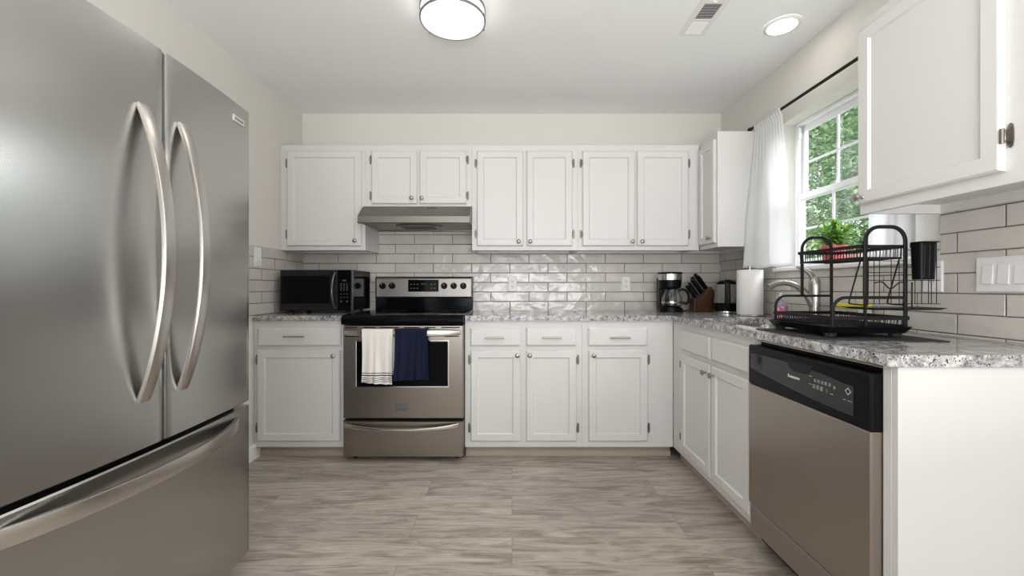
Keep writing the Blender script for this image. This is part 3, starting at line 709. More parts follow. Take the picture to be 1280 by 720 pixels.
b = B(); b.loft([[(cx + a * s_, 3.02 + c * s_, z) for a, c in rnd(0, 0, .086, 0, 342, 28)] for z, s_ in ((cz + .2755, 1), (cz + .283, 1.02), (cz + .288, .96))]); b.build('lid', M_blackp, t, smooth=True)
car = B().lathe([(.050, .0365), (.064, .045), (.070, .070), (.068, .100), (.056, .130), (.046, .150), (.046, .160), (.043, .160), (.043, .150), (.053, .129), (.065, .100), (.067, .070), (.061, .047), (.0, .041)], (cx, 2.985, cz), n=28, cap=False).build('carafe', M_glass, t, smooth=True)
B().lathe([(.049, .1605), (.049, .166), (.02, .1685), (.001, .169)], (cx, 2.985, cz), n=24).build('carafe_lid', M_blackp, car, smooth=True)
B().lathe([(.0705, .066), (.072, .067), (.072, .073), (.0705, .074)], (cx, 2.985, cz), n=28, cap=False).build('carafe_band', M_chrome, car, smooth=True)
hp = [(cx + .048, 2.98, cz + .158), (cx + .075, 2.975, cz + .163), (cx + .103, 2.972, cz + .150), (cx + .115, 2.97, cz + .115), (cx + .112, 2.97, cz + .075), (cx + .098, 2.972, cz + .062), (cx + .070, 2.98, cz + .066)]
def smooth_path(p, k=6):
    p = [Vector(x) for x in p]; out = []
    for i in range(len(p) - 1):
        a, b_, c, d = p[max(i - 1, 0)], p[i], p[i + 1], p[min(i + 2, len(p) - 1)]
        for j in range(k):
            s = j / k; out.append(tuple(.5 * ((2 * b_) + (c - a) * s + (2 * a - 5 * b_ + 4 * c - d) * s * s + (3 * b_ - a - 3 * c + d) * s ** 3)))
    out.append(tuple(p[-1])); return out
B().sweep(smooth_path(hp), rsec(.018, .011, .004), up=(0, 1, 0)).build('carafe_handle', M_blackp, car, smooth=True)
b = B()
for k in range(7): b.box((cx - .012, 2.9135, cz + .062 + k * .009), (cx - .004, 2.9142, cz + .064 + k * .009))
b.bm.free()
B().tube(smooth_path([(cx + .07, 3.10, cz + .03), (cx + .12, 3.14, cz + .006), (cx + .17, 3.13, cz + .0045), (cx + .22, 3.175, cz + .03), (cx + .25, 3.222, cz + .12)]), .003).build('power_cord', M_blackp, t, smooth=True)

# ------------------------------------------------------------------ knife block
t = thing('knife_block', 'brown wooden knife block on the counter between coffee maker and glass kettle', 'knife block', (1.40, 3.05, .914))
def wood(name, c0, c1):
    m = mat(name, c0, .4); f = noise(m, coords(m, (30, 30, 3)), 1.5, 4); L(m, mixc(m, f, c0, c1), P(m).inputs['Base Color']); return m
M_block = wood('walnut_block', (.035, .013, .006), (.085, .031, .013))
b = B(); bx0 = 1.335
b.prism([(bx0, .9150), (bx0 + .085, .9150), (bx0 + .160, .9150 + .0), (bx0 + .150, 1.065), (bx0 + .125, 1.10), (bx0 + .045, 1.015), (bx0 + .003, 1.012)], 3.020, 3.110, 'y')
b.build('block', M_block, t, bevel=.004)
ax = Vector((-.60, -.05, .80)).normalized()
k_ = 0
knives = []
for (x, z, L_, yy) in ((1.438, 1.082, .112, 3.005), (1.438, 1.080, .118, 3.030), (1.422, 1.065, .110, 3.055), (1.405, 1.050, .105, 3.005), (1.408, 1.048, .108, 3.030), (1.392, 1.034, .098, 3.055), (1.352, 1.012, .098, 3.005), (1.368, 1.012, .095, 3.03)):
    knives.append((x, z + .002, L_, yy + .035))
kn0 = None
for i, (x, z, L_, yy) in enumerate(knives):
    p = Vector((x, yy, z)) + ax * .001
    if kn0 is None:
        root = thing('kitchen_knife', None, 'knife', tuple(p))
        b = B(); b.sweep([tuple(p + ax * q) for q in (.0, .012, .05, .085, .108, .115)], lambda q: rsec(.017, .022 + .006 * math.sin(q * 3), .005), up=(0, 1, 0)); b.build('knife_handle', M_blackp, root, smooth=True)
        b = B(); b.sweep([tuple(p + ax * q) for q in (-.003, .001)], rsec(.016, .022, .004), up=(0, 1, 0)); b.build('bolster', M_chrome, root, smooth=True)
        b = B(); e = Vector((0, -.0086, 0))
        for q in (.025, .055, .085): b.cyl(tuple(p + ax * q + e), tuple(p + ax * q + e * 1.08), .0022, 8)
        b.build('rivet', M_chrome, root)
        kn0 = root
    else:
        root = kn0.copy(); C.objects.link(root); root.location = p
        for ch in kn0.children:
            c = ch.copy(); C.objects.link(c); c.parent = root
        root.scale = (L_ / .100,) * 3
    root['group'] = 'black-handled knives in the wooden block'
    root['label'] = 'black riveted kitchen knife handle standing in the brown knife block'

# ------------------------------------------------------------------ glass kettle
t = thing('glass_kettle', 'rounded glass kettle with black handle and lid, half behind the paper towel roll', 'kettle', (1.545, 2.985, .914))
kx, ky, kz = 1.512, 2.900, .9145
B().lathe([(.082, 0), (.086, .004), (.086, .014), (.078, .018)], (kx, ky, kz), n=32).build('power_base', M_chrome, t, smooth=True)
B().lathe([(.080, .0185), (.085, .022), (.0845, .066), (.082, .070)], (kx, ky, kz), n=32).build('heating_collar', M_black, t, smooth=True)
g = B().lathe([(.082, .0705), (.0815, .10), (.077, .140), (.070, .180), (.064, .198), (.061, .198), (.067, .18), (.074, .140), (.0785, .10), (.079, .0705)], (kx, ky, kz), n=32, cap=False).build('glass_body', mat('tinted_glass', (.80, .78, .76), .03, 0, Transmission_Weight=.85, IOR=1.45), t, smooth=True)
B().lathe([(.0645, .1985), (.066, .210), (.050, .224), (.001, .228)], (kx, ky, kz), n=28).build('lid', M_blackp, t, smooth=True)
hd = Vector((-.42, -.90, 0)).normalized(); hp = [(.058, .208), (.084, .222), (.104, .214), (.112, .18), (.113, .10), (.106, .040), (.088, .032)]
B().sweep(smooth_path([(kx + hd.x * r_, ky + hd.y * r_, kz + z) for r_, z in hp]), rsec(.018, .036, .006), up=(-hd.y, hd.x, 0)).build('handle', M_blackp, t, smooth=True)

# ------------------------------------------------------------------ paper towels
t = thing('paper_towel_roll', 'white paper towel roll standing upright below the left curtain', 'paper towel', (1.512, 2.60, .914))
px_, py_ = 1.508, 2.612
B().lathe([(.001, 0), (.086, 0), (.088, .004), (.084, .008), (.001, .009)], (px_, py_, .9145), n=32).build('holder_base', M_chrome, t, smooth=True)
B().lathe([(.020, .0095), (.073, .0095), (.0745, .012), (.0745, .286), (.073, .2885), (.020, .2885)], (px_, py_, .9145), n=40, cap=False).build('paper_roll', M_paper, t, smooth=True)
B().lathe([(.006, .009), (.006, .300), (.010, .304), (.010, .312), (.004, .317)], (px_, py_, .9145), n=14).build('holder_rod', M_chrome, t, smooth=True)

# ------------------------------------------------------------------ faucet
M_faucet = mat('faucet_nickel', (.40, .39, .37), .25, 1)
t = thing('faucet', 'brushed nickel single-lever kitchen faucet behind the dish rack', 'faucet', (1.56, 2.13, .914))
fx_, fy_ = 1.565, 2.13
B().lathe([(.030, 0), (.031, .004), (.028, .010), (.0255, .03), (.0245, .10), (.0255, .165), (.026, .195), (.024, .215), (.012, .235)], (fx_, fy_, .9145), (-.0, 0, 1), 28).build('faucet_body', M_faucet, t, smooth=True)
pts = smooth_path([(fx_ - .01, fy_, 1.00), (fx_ - .045, fy_, 1.060), (fx_ - .095, fy_, 1.100), (fx_ - .150, fy_, 1.117), (fx_ - .200, fy_, 1.112), (fx_ - .240, fy_, 1.093)], 5)
B().sweep(pts, lambda q: rsec(.034 - .006 * math.sin(q * 3), .032 - .010 * math.sin(q * 3.1), .009), up=(0, 1, 0)).build('spout', M_faucet, t, smooth=True)
pts = smooth_path([(fx_ + .0, fy_, 1.120), (fx_ - .020, fy_, 1.160), (fx_ - .050, fy_, 1.185), (fx_ - .095, fy_, 1.200)], 5)
B().sweep(pts, lambda q: rsec(.030 - .018 * q, .022 - .015 * q, .003), up=(0, 1, 0)).build('lever', M_faucet, t, smooth=True)

# ------------------------------------------------------------------ soap bottle, sponge caddy
t = thing('soap_bottle', 'clear soap bottle with pink flower label beside the faucet', 'bottle', (1.53, 2.30, .914))
def soapm():
    m = mat('floral_label', (.5, .1, .3), .4); v = N(m, 'ShaderNodeTexVoronoi'); v.inputs['Scale'].default_value = 60; L(m, coords(m), v.inputs['Vector'])
    L(m, ramp(m, v.outputs['Color'], [(.2, (.30, .02, .12)), (.45, (.75, .10, .35)), (.65, (.80, .45, .65)), (.85, (.85, .30, .05))]), P(m).inputs['Base Color']); return m
sx, sy = 1.515, 2.32
b = B(); b.loft([[(sx + a * w, sy + c * dd_, .9145 + z) for a, c in rnd(0, 0, 1, 0, 342, 24)] for z, w, dd_ in ((0, .036, .022), (.004, .039, .025), (.07, .039, .025), (.090, .030, .020), (.100, .013, .013), (.112, .012, .012))])
b.build('bottle_body', mat('clear_plastic', (.75, .72, .85), .08, 0, Transmission_Weight=.7), t, smooth=True)
b = B(); b.loft([[(sx - .006 + a * .034, sy + c * .0262, .9145 + z) for a, c in rnd(0, 0, 1, 0, 342, 24)] for z in (.012, .074)], False, False); b.build('label', soapm(), t, smooth=True)
B().lathe([(.014, .1125), (.014, .126), (.005, .128), (.005, .140), (.009, .141), (.009, .148), (.001, .149)], (sx, sy, .9145), n=16).build('pump_head', M_glass, t, smooth=True)
t = thing('sponge_caddy', 'white counter caddy holding a yellow sponge behind the dish rack', 'sponge holder', (1.56, 1.88, .914))
b = B(); b.box((1.53, 1.825, .9145), (1.62, 1.965, .925), .003)
for y in (1.830, 1.862, 1.894, 1.926, 1.958): b.box((1.532, y - .004, .9245), (1.537, y + .004, .990), .001).box((1.613, y - .004, .9245), (1.618, y + .004, .990), .001)
b.box((1.530, 1.825, .985), (1.538, 1.965, .993), .001).box((1.612, 1.825, .985), (1.620, 1.965, .993), .001).build('caddy_tray', M_chrome, t)
sp_ = B().box((1.541, 1.838, .9255), (1.609, 1.952, 1.004), .004).build('caddy_cup', mat('caddy_white', (.55, .5, .42), .4), t)
tag(B().box((1.528, 1.83, 1.0045), (1.600, 1.965, 1.0195), .004, 2).build('sponge', mat('sponge_yellow', (.82, .72, .02), .9)), 'flat yellow sponge lying on the counter caddy', 'sponge')

# ------------------------------------------------------------------ drying mat and dish rack
b = B(); b.loft([[(x, y, z) for x, y in [(1.046, 1.768), (1.036, 1.412), (1.040, 1.404), (1.425, 1.345), (1.436, 1.350), (1.450, 1.70), (1.445, 1.768)]] for z in (.9143, .9178)])
mt = b.build('drying_mat', M_rubber, bevel=.001); tag(mt, 'thin black drying mat spread under the dish rack', 'mat')
bump(M_rubber, noise(M_rubber, coords(M_rubber), 300, 1), .6, .002)
rk = thing('dish_rack', 'two-tier black metal dish drying rack beside the sink', 'dish rack', (1.24, 1.59, .918))
TX0, TX1, TY0, TY1 = 1.092, 1.392, 1.420, 1.770
# tray with lip
b = B(); b.loft([rr(TX0 + .012, TX1 - .012, TY0 + .012, TY1 - .012, .02, .934), rr(TX0, TX1, TY0, TY1, .025, .952), rr(TX0 - .002, TX1 + .002, TY0 - .002, TY1 + .002, .025, .957), rr(TX0 + .004, TX1 - .004, TY0 + .004, TY1 - .004, .022, .957), rr(TX0 + .014, TX1 - .014, TY0 + .014, TY1 - .014, .018, .938)])
b.build('drip_tray', M_blackp, rk, smooth=True, angle=30)
for x in (TX0 + .035, TX1 - .035):
    for y in (TY0 + .04, TY1 - .04): B().lathe([(.014, 0), (.018, .003), (.020, .017)], (x, y, .9182), n=18).build('foot', M_rubber, rk, smooth=True)
# lower basket
LX0, LX1, LY0, LY1 = 1.112, 1.378, 1.428, 1.752
def band(b, x0, x1, y0, y1, z0, z1, th):
    b.box((x0, y0, z0), (x1, y0 + th, z1)).box((x0, y1 - th, z0), (x1, y1, z1)).box((x0, y0 + th, z0), (x0 + th, y1 - th, z1)).box((x1 - th, y0 + th, z0), (x1, y1 - th, z1))
b = B(); band(b, LX0, LX1, LY0, LY1, .980, .993, .006); b.build('lower_rim', M_blackm, rk)
b = B(); nY = 22
for k in range(nY + 1):
    y = LY0 + .010 + (LY1 - LY0 - .020) * k / nY; b.tube([(LX0 + .004, y, .981), (LX0 + .006, y, .962), (LX1 - .006, y, .962), (LX1 - .004, y, .981)], .0016, 5, up=(0, 1, 0))
for k in range(12):
    x = LX0 + .02 + (LX1 - LX0 - .04) * k / 11
    b.tube([(x, LY0 + .003, .981), (x, LY0 + .005, .9605), (x, LY1 - .005, .9605), (x, LY1 - .003, .981)], .0014, 5, up=(1, 0, 0))
b.build('lower_basket_wires', M_blackm, rk)
# end frames: tall arch + low front arch
for y, zt in ((1.744, 1.304), (1.433, 1.304)):
    xa, xb = 1.228, 1.352 if y > 1.6 else 1.368; r = .050; w = .0115 if y > 1.6 else .0125
    pts = [(xa, y, 1.058 if True else 0)] + [(xa, y, zt - r)] + arc((xa + r, zt - r), r, 180, 90, 8, y=y)[1:] + arc((xb - r, zt - r), r, 90, 0, 8, y=y) + [(xb, y, .957)]
    B().sweep(pts, rsec(w, .007, .002), up=(0, 1, 0)).build('upright_frame', M_blackm, rk, smooth=True, angle=50)
    x0 = LX0 + .004; pts = [(x0, y, .957), (x0, y, 1.058 - .045)] + arc((x0 + .045, 1.058 - .045), .045, 180, 90, 8, y=y)[1:] + [(xb - .004, y, 1.058)]
    B().sweep(pts, rsec(w * .85, .007, .002), up=(0, 1, 0)).build('side_rail', M_blackm, rk, smooth=True, angle=50)
# the inner leg of the near frame reaches the basket
B().box((1.224, 1.430, .957), (1.232, 1.436, 1.058)).build('leg', M_blackm, rk)
# upper basket
b = B(); band(b, 1.205, 1.372, 1.439, 1.737, 1.230, 1.242, .005); band(b, 1.210, 1.367, 1.444, 1.732, 1.193, 1.200, .004); b.build('upper_rim', M_blackm, rk)
b = B()
for k in range(21):
    y = 1.447 + .282 * k / 20; b.tube([(1.209, y, 1.231), (1.211, y, 1.195), (1.366, y, 1.195), (1.368, y, 1.231)], .0015, 5, up=(0, 1, 0))
for k in range(9):
    x = 1.218 + .142 * k / 8; b.tube([(x, 1.441, 1.231), (x, 1.443, 1.194), (x, 1.733, 1.194), (x, 1.735, 1.231)], .0013, 5, up=(1, 0, 0))
b.build('upper_basket_wires', M_blackm, rk)
# side wire panel extending past the near frame
b = B(); yg = 1.4365
for x in (1.262, 1.281, 1.322, 1.350): b.tube([(x, yg, 1.036), (x, yg, 1.192)], .0013, 5)
for x in (1.405, 1.428, 1.452, 1.462, 1.480): b.tube([(x, yg, 1.036), (x, yg, 1.243)], .0013, 5)
for z in (1.036, 1.118, 1.145, 1.164, 1.186): b.tube([(1.238, yg, z), (1.492 if z in (1.036, 1.118, 1.164) else 1.372, yg, z)], .0014, 5)
for z in (1.225,): b.tube([(1.372, yg, z), (1.492, yg, z)], .0014, 5)
b.tube(smooth_path([(1.262, yg, 1.108), (1.29, yg, 1.112), (1.312, yg, 1.092), (1.325, yg, 1.090), (1.35, yg, 1.110), (1.372, yg, 1.110)], 5), .0022, 6)
b.build('wire_panel', M_blackm, rk)
# slanted wire holders
def ushape(x0, dx):
    b = B(); b.tube(smooth_path([(x0, 1.455, 1.196), (x0 - .030, 1.452, 1.10), (x0 - .046, 1.45, 1.046), (x0 - .040, 1.45, 1.036), (x0 + dx - .010, 1.45, 1.032), (x0 + dx, 1.452, 1.045), (x0 + dx + .004, 1.455, 1.196)], 5), .0026, 6, up=(0, 1, 0)); b.build('board_holder', M_blackm, rk, smooth=True)
ushape(1.233, .020); ushape(1.368, .012)
# hanging cup tray
b = B(); b.loft([rr(1.262, 1.512, 1.440, 1.560, .02, 1.014), rr(1.246, 1.528, 1.428, 1.572, .025, 1.021), rr(1.250, 1.524, 1.432, 1.568, .023, 1.021), rr(1.266, 1.508, 1.444, 1.556, .018, 1.0165)])
b.build('cup_tray', M_blackm, rk, smooth=True, angle=30)
B().tube([(1.432, 1.475, 1.018), (1.432, 1.475, 1.112)], .0025, 6).build('tray_post', M_blackm, rk)
# utensil cup
b = B(); b.loft([rr(1.380, 1.434, 1.391, 1.428, .010, 1.120), rr(1.377, 1.437, 1.387, 1.4305, .010, 1.244), rr(1.375, 1.445, 1.381, 1.4310, .010, 1.247), rr(1.377, 1.441, 1.384, 1.4300, .010, 1.249), rr(1.381, 1.433, 1.391, 1.427, .009, 1.244), rr(1.384, 1.430, 1.394, 1.425, .009, 1.126)])
b.build('utensil_cup', M_blackp, rk, smooth=True, angle=30)
for x in (1.390, 1.407, 1.424): B().cyl((x, 1.3902, 1.128), (x, 1.3866, 1.238), .0012, 6).build('cup_rib', M_blackm, rk)
for x in (1.392, 1.424): B().tube([(x, 1.428, 1.246), (x, 1.4385, 1.248), (x, 1.4395, 1.232)], .0022, 6, up=(1, 0, 0)).build('cup_hook', M_blackm, rk)

# ------------------------------------------------------------------ potted plant on the sill
t = thing('potted_plant', 'leafy green plant in a red pot on the window sill', 'plant', (1.668, 2.14, 1.212))
ppx, ppy, ppz = 1.668, 2.135, 1.2120
M_pot = mat('red_pot', (.62, .10, .09), .45)
B().lathe([(.038, 0), (.052, .080), (.056, .080), (.057, .095), (.052, .095), (.048, .082), (.0, .080)], (ppx, ppy, ppz), n=32).build('pot', M_pot, t, smooth=True)
B().lathe([(.049, .0805), (.048, .084), (.001, .086)], (ppx, ppy, ppz), n=24).build('soil', mat('soil', (.05, .03, .02), .9), t)
def leafm(name, a, b_, tr=.3):
    m = mat(name, a, .38, 0, Subsurface_Weight=0.0); oi = N(m, 'ShaderNodeNewGeometry')
    L(m, mixc(m, oi.outputs['Random Per Island'], a, b_), P(m).inputs['Base Color'])
    nt = m.node_tree; tl = nt.nodes.new('ShaderNodeBsdfTranslucent'); L(m, mixc(m, oi.outputs['Random Per Island'], tuple(x * 1.3 for x in a), tuple(x * 1.3 for x in b_)), tl.inputs[0])
    mx = nt.nodes.new('ShaderNodeMixShader'); mx.inputs[0].default_value = tr; out = nt.nodes['Material Output']
    nt.links.new(P(m).outputs[0], mx.inputs[1]); nt.links.new(tl.outputs[0], mx.inputs[2]); nt.links.new(mx.outputs[0], out.inputs[0]); return m
rg = random.Random(7)
verts, faces = [], []
stems = B()
def add_leaf(verts, faces, p, d, up, Ln, Wd):
    d = d.normalized(); s = d.cross(up)
    if s.length < 1e-3: s = Vector((1, 0, 0))
    s.normalize(); nn = s.cross(d)
    b0 = len(verts)
    verts += [tuple(p), tuple(p + d * Ln * .35 + s * Wd * .5 + nn * Ln * .06), tuple(p + d * Ln * .75 + s * Wd * .38 + nn * Ln * .03), tuple(p + d * Ln - nn * Ln * .08), tuple(p + d * Ln * .75 - s * Wd * .38 + nn * Ln * .03), tuple(p + d * Ln * .35 - s * Wd * .5 + nn * Ln * .06), tuple(p + d * Ln * .5 - nn * Ln * .02)]
    faces += [(b0, b0 + 1, b0 + 6), (b0 + 1, b0 + 2, b0 + 6), (b0 + 2, b0 + 3, b0 + 6), (b0 + 3, b0 + 4, b0 + 6), (b0 + 4, b0 + 5, b0 + 6), (b0 + 5, b0, b0 + 6)]
base = Vector((ppx, ppy, ppz + .085))
for i in range(60):
    a = rg.uniform(0, 6.28); sp_ = rg.uniform(.1, 1.0); hgt = rg.uniform(.03, .145) * (1.1 - .40 * sp_)
    tipx = math.cos(a) * sp_ * (.055 if math.cos(a) > 0 else .085); tip = base + Vector((tipx, math.sin(a) * sp_ * .150, hgt))
    mid = base + (tip - base) * .5 + Vector((0, 0, .012)); st = base + Vector((math.cos(a) * .02, math.sin(a) * .02, -.002))
    stems.tube([tuple(st), tuple(mid), tuple(tip)], .0012, 5)
    for k in range(9):
        q = .25 + .75 * k / 8; pp = st.lerp(mid, q * 2) if q < .5 else mid.lerp(tip, q * 2 - 1)
        d = Vector((rg.uniform(-1, 1), rg.uniform(-1, 1), rg.uniform(-.1, .9)))
        if pp.x > ppx + .03: d.x = -abs(d.x)
        add_leaf(verts, faces, pp, d, Vector((0, 0, 1)), rg.uniform(.022, .036), rg.uniform(.014, .020))
stems.build('stem', mat('stem_green', (.10, .2, .04), .6), t, smooth=True)
me = bpy.data.meshes.new('foliage'); me.from_pydata([tuple(Vector(v) - Vector(t.location)) for v in verts], [], faces)
me.materials.append(leafm('plant_leaf', (.06, .18, .025), (.28, .46, .09)))
fo = bpy.data.objects.new('foliage', me); C.objects.link(fo); fo.parent = t

# ------------------------------------------------------------------ curtain rod and curtains
RODX, RODZ = 1.578, 2.138
t = thing('curtain_rod', 'black curtain rod mounted above the kitchen window', 'curtain rod', (RODX, 2.1, RODZ))
B().cyl((RODX, 2.72, RODZ), (RODX, 1.60, RODZ), .0085, 16).build('rod', M_blackm, t, smooth=True)
for y, s in ((2.72, 1), (1.60, -1)): B().lathe([(.0085, 0), (.013, .003), (.014, .012), (.013, .022), (.006, .027)], (RODX, y, RODZ), (0, s, 0), 18).build('finial', M_blackm, t, smooth=True)
for y in (2.665, 1.62):
    b = B(); b.box((RODX - .004, y - .006, RODZ - .012), (XR - .0035, y + .006, RODZ - .006 + .0), .001).box((XR - .0035, y - .012, RODZ - .03), (XR - .0003, y + .012, RODZ + .03), .001); b.build('bracket', M_blackm, t)
def curtain(label, top0, top1, bot0, bot1, zt, zb, seed, nf, amp_t, amp_b, xb, flare=0.):
    m = M_curt; rg = random.Random(seed); nu, nz = 120, 36
    ph = [rg.uniform(0, 6.28) for _ in range(5)]
    def pt(i, j):
        u = i / nu; k = j / nz; z = zt + (zb - zt) * k
        yt = top0 + (top1 - top0) * u; yb = bot0 + (bot1 - bot0) * u
        s_ = math.sin(k * math.pi / 2) ** 1.3
        y = yt + (yb - yt) * s_
        gather = math.sin(u * 11 * 6.283 + ph[0]) * .0045 * max(0, 1 - k * 2.2)          # small gathers under the rod
        folds = (math.sin(u * nf * 6.283 + ph[1] + .9 * math.sin(u * 4 + ph[2])) * .75 + math.sin(u * nf * 1.7 * 6.283 + ph[3] + .8 * k) * .3) * amp_b * min(1, k * 1.7) ** 1.2
        x = RODX + (xb - RODX) * min(1, k * 1.5) + gather + folds - flare * (1 - u) ** 2 * k
        if k < .045: x = RODX - .0115 + gather * .3
        x = min(x, XR - .035)
        if z < 1.26: x = min(x, 1.600)
        return (x, y + math.cos(u * nf * 6.283 + ph[1]) * amp_b * .35 * k, z - .008 * math.sin(u * nf * 6.283 + ph[4]) * k * .4)
    b = B(); ga = [[b.v(pt(i, j)) for i in range(nu + 1)] for j in range(nz + 1)]
    for j in range(nz):
        for i in range(nu): b.bm.faces.new((ga[j][i], ga[j][i + 1], ga[j + 1][i + 1], ga[j + 1][i]))
    o = b.build('curtain', m, smooth=True, angle=180, norm=False)
    md = o.modifiers.new('thick', 'SOLIDIFY'); md.thickness = .0014; md.offset = 0
    return tag(o, label, 'curtain')
M_curt = mat('sheer_cotton', (.87, .87, .87), .85); bump(M_curt, noise(M_curt, coords(M_curt, (1, 1, 1)), 500, 2), .3, .001)
nt = M_curt.node_tree; tl = nt.nodes.new('ShaderNodeBsdfTranslucent'); tl.inputs[0].default_value = (.9, .9, .9, 1); tr = nt.nodes.new('ShaderNodeBsdfTransparent')
m1 = nt.nodes.new('ShaderNodeMixShader'); m1.inputs[0].default_value = .42; m2 = nt.nodes.new('ShaderNodeMixShader'); m2.inputs[0].default_value = .06
nt.links.new(P(M_curt).outputs[0], m1.inputs[1]); nt.links.new(tl.outputs[0], m1.inputs[2]); nt.links.new(m1.outputs[0], m2.inputs[1]); nt.links.new(tr.outputs[0], m2.inputs[2]); nt.links.new(m2.outputs[0], nt.nodes['Material Output'].inputs[0])
curtain('left white curtain panel beside the corner wall cabinet', 2.672, 2.41, 2.672, 2.285, RODZ + .012, 1.214, 3, 2.2, .006, .017, 1.565, .055)
curtain('right white curtain panel, mostly behind the near wall cabinet', 1.80, 1.63, 1.835, 1.620, RODZ + .012, 1.218, 9, 2.2, .006, .011, 1.585)

# ------------------------------------------------------------------ wall plates
def plate(name, label, cat, fr, u, z, gangs=1, kind='rocker', w=.07, h=.115, pitch=.046, group=None):
    t = thing(name, label, cat, fr(u, 0, z), group)
    W_ = w + pitch * (gangs - 1)
    B(fr).rects(u - W_ / 2, u + W_ / 2, z - h / 2, z + h / 2, [(0, .0002), (0, .003), (.004, .006)]).build('cover_plate', M_platew, t)
    for g_ in range(gangs):
        uu = u + (g_ - (gangs - 1) / 2) * pitch
        if kind == 'rocker':
            b = B(fr); b.loft([[(uu - .016, d, zz) for d, zz in ((.006, z - .033), (.0115, z - .032), (.0075, z + .032), (.006, z + .033))], [(uu + .016, d, zz) for d, zz in ((.006, z - .033), (.0115, z - .032), (.0075, z + .032), (.006, z + .033))]]); b.build('rocker', M_platew, t, bevel=.001, seg=1)
        elif kind == 'outlet':
            for s in (-1, 1):
                o = B(fr).box((uu - .016, .0055, z + s * .0195 - .014), (uu + .016, .0075, z + s * .0195 + .014), .0018).build('receptacle', M_platew, t)
                b = B(fr)
                for q in (-.006, .006): b.box((uu + q - .0012, .0074, z + s * .0195 - .003), (uu + q + .0012, .0078, z + s * .0195 + .006))
                b.cyl((uu, .0074, z + s * .0195 - .008), (uu, .0078, z + s * .0195 - .008), .0022, 8); b.build('socket_slot', M_dark, o)
        b = B(fr)
        for s in ((-1, 1) if kind == 'rocker' else (0,)): b.cyl((uu, .0058, z + s * .046), (uu, .0068, z + s * .046), .003, 10)
        b.build('screw', M_platew, t)
plate('wall_outlet', 'white wall outlet on the backsplash nearest the range', 'outlet', BACK(YB - .008), (640.7 - 640) / 160, 1.119, kind='outlet')
plate('wall_outlet', 'white wall outlet on the backsplash left of the coffee maker', 'outlet', BACK(YB - .008), (783 - 640) / 160, 1.119, kind='outlet')
plate('light_switch', 'white single rocker switch on the left wall above the microwave counter', 'switch', LEFT(XL + .008), 2.655, 1.288, w=.075, h=.125)
plate('light_switch', 'wide white three-rocker switch plate at the right edge of the photo', 'switch', RIGHT(XR - .008), 1.366, 1.137, 3, w=.078, h=.120)
plate('wall_outlet', 'white wall plate behind the black utensil cup', 'outlet', RIGHT(XR - .008), 1.60, 1.135, kind='outlet', w=.075, h=.12)

# ------------------------------------------------------------------ ceiling fixtures
t = thing('ceiling_light', 'round flush-mount ceiling light with two nickel rings', 'ceiling light', (-.286, 1.99, ZC))
lx, ly = -.286, 1.99
B().lathe([(.135, -.0003), (.150, -.001), (.150, -.018), (.135, -.020)], (lx, ly, ZC), n=48).build('ceiling_pan', M_trimw, t, smooth=True)
B().lathe([(.147, -.0205), (.149, -.050), (.146, -.072), (.136, -.083), (.10, -.092), (.05, -.096), (.001, -.097)], (lx, ly, ZC), n=56).build('lens', M_lens, t, smooth=True)
M_ring = mat('ring_nickel', (.22, .22, .215), .5, .5)
for z in (.027, .073): B().sweep([(lx + .155 * math.cos(2 * math.pi * k / 64), ly + .155 * math.sin(2 * math.pi * k / 64), ZC - z) for k in range(64)], rsec(.007, .013, .002), up=(0, 0, 1), closed=True).build('ring', M_ring, t, smooth=True)
for a in (-95, 25, 145):
    c, s = math.cos(R(a)), math.sin(R(a)); B().cyl((lx + .160 * c, ly + .160 * s, ZC - .001), (lx + .160 * c, ly + .160 * s, ZC - .082), .003, 10).build('ring_post', M_ring, t)
t = thing('recessed_light', 'round white recessed ceiling light near the window', 'ceiling light', (1.405, 2.144, ZC))
B().lathe([(.068, -.0095), (.074, -.010), (.086, -.004), (.088, -.0003)], (1.405, 2.144, ZC), n=48, cap=False).build('trim_ring', M_trimw, t, smooth=True)
B().lathe([(.067, -.0003), (.0675, -.008), (.001, -.0085)], (1.405, 2.144, ZC), n=48).build('lens', M_lens2, t, smooth=True)
t = thing('ceiling_vent', 'white rectangular ceiling air vent with dark louvres', 'vent', (.967, 2.08, ZC))
vx0, vx1, vy0, vy1 = .899, 1.036, 1.945, 2.225
b = B(); z0, z1 = ZC - .006, ZC - .0003
ix0, ix1 = vx0 + .026, vx1 - .026
b.box((vx0, vy0, z0), (ix0, vy1, z1), .001).box((ix1, vy0, z0), (vx1, vy1, z1), .001).box((ix0, vy0, z0), (ix1, vy0 + .028, z1)).box((ix0, vy1 - .016, z0), (ix1, vy1, z1)).box((ix0, 2.088, z0), (ix1, 2.100, z1))
b.build('frame', M_trimw, t)
B().box((ix0, vy0 + .028, ZC - .0015), (ix1, vy1 - .016, ZC - .0004)).build('duct_opening', M_dark, t)
b = B()
for k in range(10):
    y = 1.979 + k * .0115; b.loft([[(x, y, ZC - .0055), (x, y + .0012, ZC - .006), (x, y - .0012 + .0062, ZC - .0016), (x, y + .005 - .0012, ZC - .0012 - .0004)] for x in (ix0, ix1)])
for k in range(10):
    y = 2.108 + k * .0105; b.loft([[(x, y + .0062, ZC - .0055), (x, y + .0074, ZC - .006), (x, y + .0012, ZC - .0016), (x, y, ZC - .0016)] for x in (ix0, ix1)])
b.build('louvre', M_trimw, t)
B().box((.955, 1.955, ZC - .012), (.975, 1.962, ZC - .006), .001).build('damper_lever', M_trimw, t)

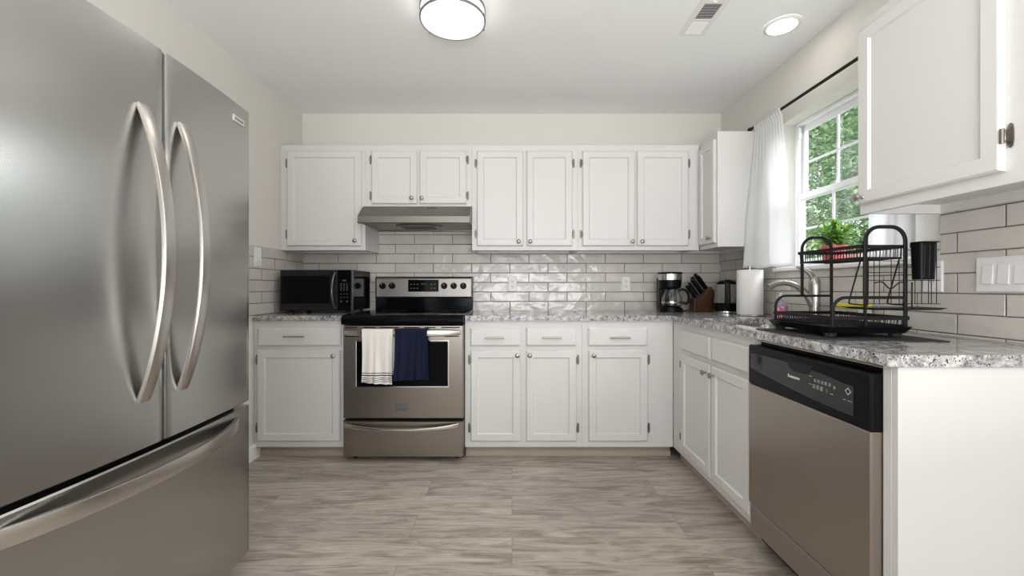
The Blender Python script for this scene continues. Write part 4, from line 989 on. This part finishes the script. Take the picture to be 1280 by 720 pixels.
# ------------------------------------------------------------------ outdoors
gm = mat('lawn_green', (.10, .16, .05), .9); L(gm, mixc(gm, noise(gm, coords(gm), 3, 4), (.06, .11, .03), (.18, .24, .08)), P(gm).inputs['Base Color'])
B().box((1.80, -8, -.62), (30, 26, -.5)).build('ground', gm, kind='structure')
M_bark = mat('bark', (.16, .12, .09), .9); bump(M_bark, noise(M_bark, coords(M_bark, (8, 8, 1)), 4, 4), .8, .02)
M_leaf = [leafm('tree_leaf', (.09, .17, .075), (.42, .55, .34), .35), leafm('tree_leaf_yellow', (.12, .19, .04), (.45, .50, .20), .35), leafm('tree_leaf_deep', (.06, .14, .06), (.32, .46, .26), .3)]
def tree(label, x, y, h, crown, nleaf, ml, seed, zmin=.1):
    t = thing('tree', label, 'tree', (x, y, -.5), 'trees outside the kitchen window')
    rg = random.Random(seed); b = B()
    b.sweep([(x, y, -.5), (x + .05, y, .8), (x, y + .08, h * .5), (x + .05, y, h * .9)], lambda q: [(.12 * (1 - q * .8) * math.cos(k * .785), .12 * (1 - q * .8) * math.sin(k * .785)) for k in range(8)], up=(.01, 1, 0))
    blobs = []
    for i in range(34):
        a = rg.uniform(0, 6.28); r_ = crown * math.sqrt(rg.random()); z = rg.uniform(zmin, h)
        c = Vector((x + r_ * math.cos(a), y + r_ * math.sin(a), z)); blobs.append((c, rg.uniform(.35, .7)))
        if i < 22: b.tube([(x, y, max(0, z - .5)), tuple((Vector((x, y, z - .3)) + c) / 2), tuple(c)], .022, 5)
    b.build('trunk', M_bark, t, smooth=True)
    vs, fs = [], []
    for i in range(nleaf):
        c, rr_ = rg.choice(blobs); d = Vector((rg.gauss(0, 1), rg.gauss(0, 1), rg.gauss(0, .8))).normalized() * rr_ * (rg.random() ** .4)
        dirn = Vector((rg.uniform(-1, 1), rg.uniform(-1, 1), rg.uniform(-.9, .4)))
        add_leaf(vs, fs, c + d, dirn, Vector((rg.uniform(-.4, .4), rg.uniform(-.4, .4), 1)), rg.uniform(.045, .085), rg.uniform(.026, .042))
    o0 = Vector((x, y, -.5)); me = bpy.data.meshes.new('foliage'); me.from_pydata([tuple(Vector(v) - o0) for v in vs], [], fs); me.materials.append(ml)
    o = bpy.data.objects.new('foliage', me); C.objects.link(o); o.parent = t
tree('dense green tree seen through the left side of the window', 4.6, 6.6, 4.4, 1.3, 34000, M_leaf[0], 1)
tree('yellow-green tree seen through the upper window sash', 6.9, 8.9, 6.5, 1.8, 30000, M_leaf[1], 2)
tree('deep green tree seen through the right side of the window, behind the potted plant', 4.4, 5.0, 3.9, 1.1, 32000, M_leaf[2], 3)
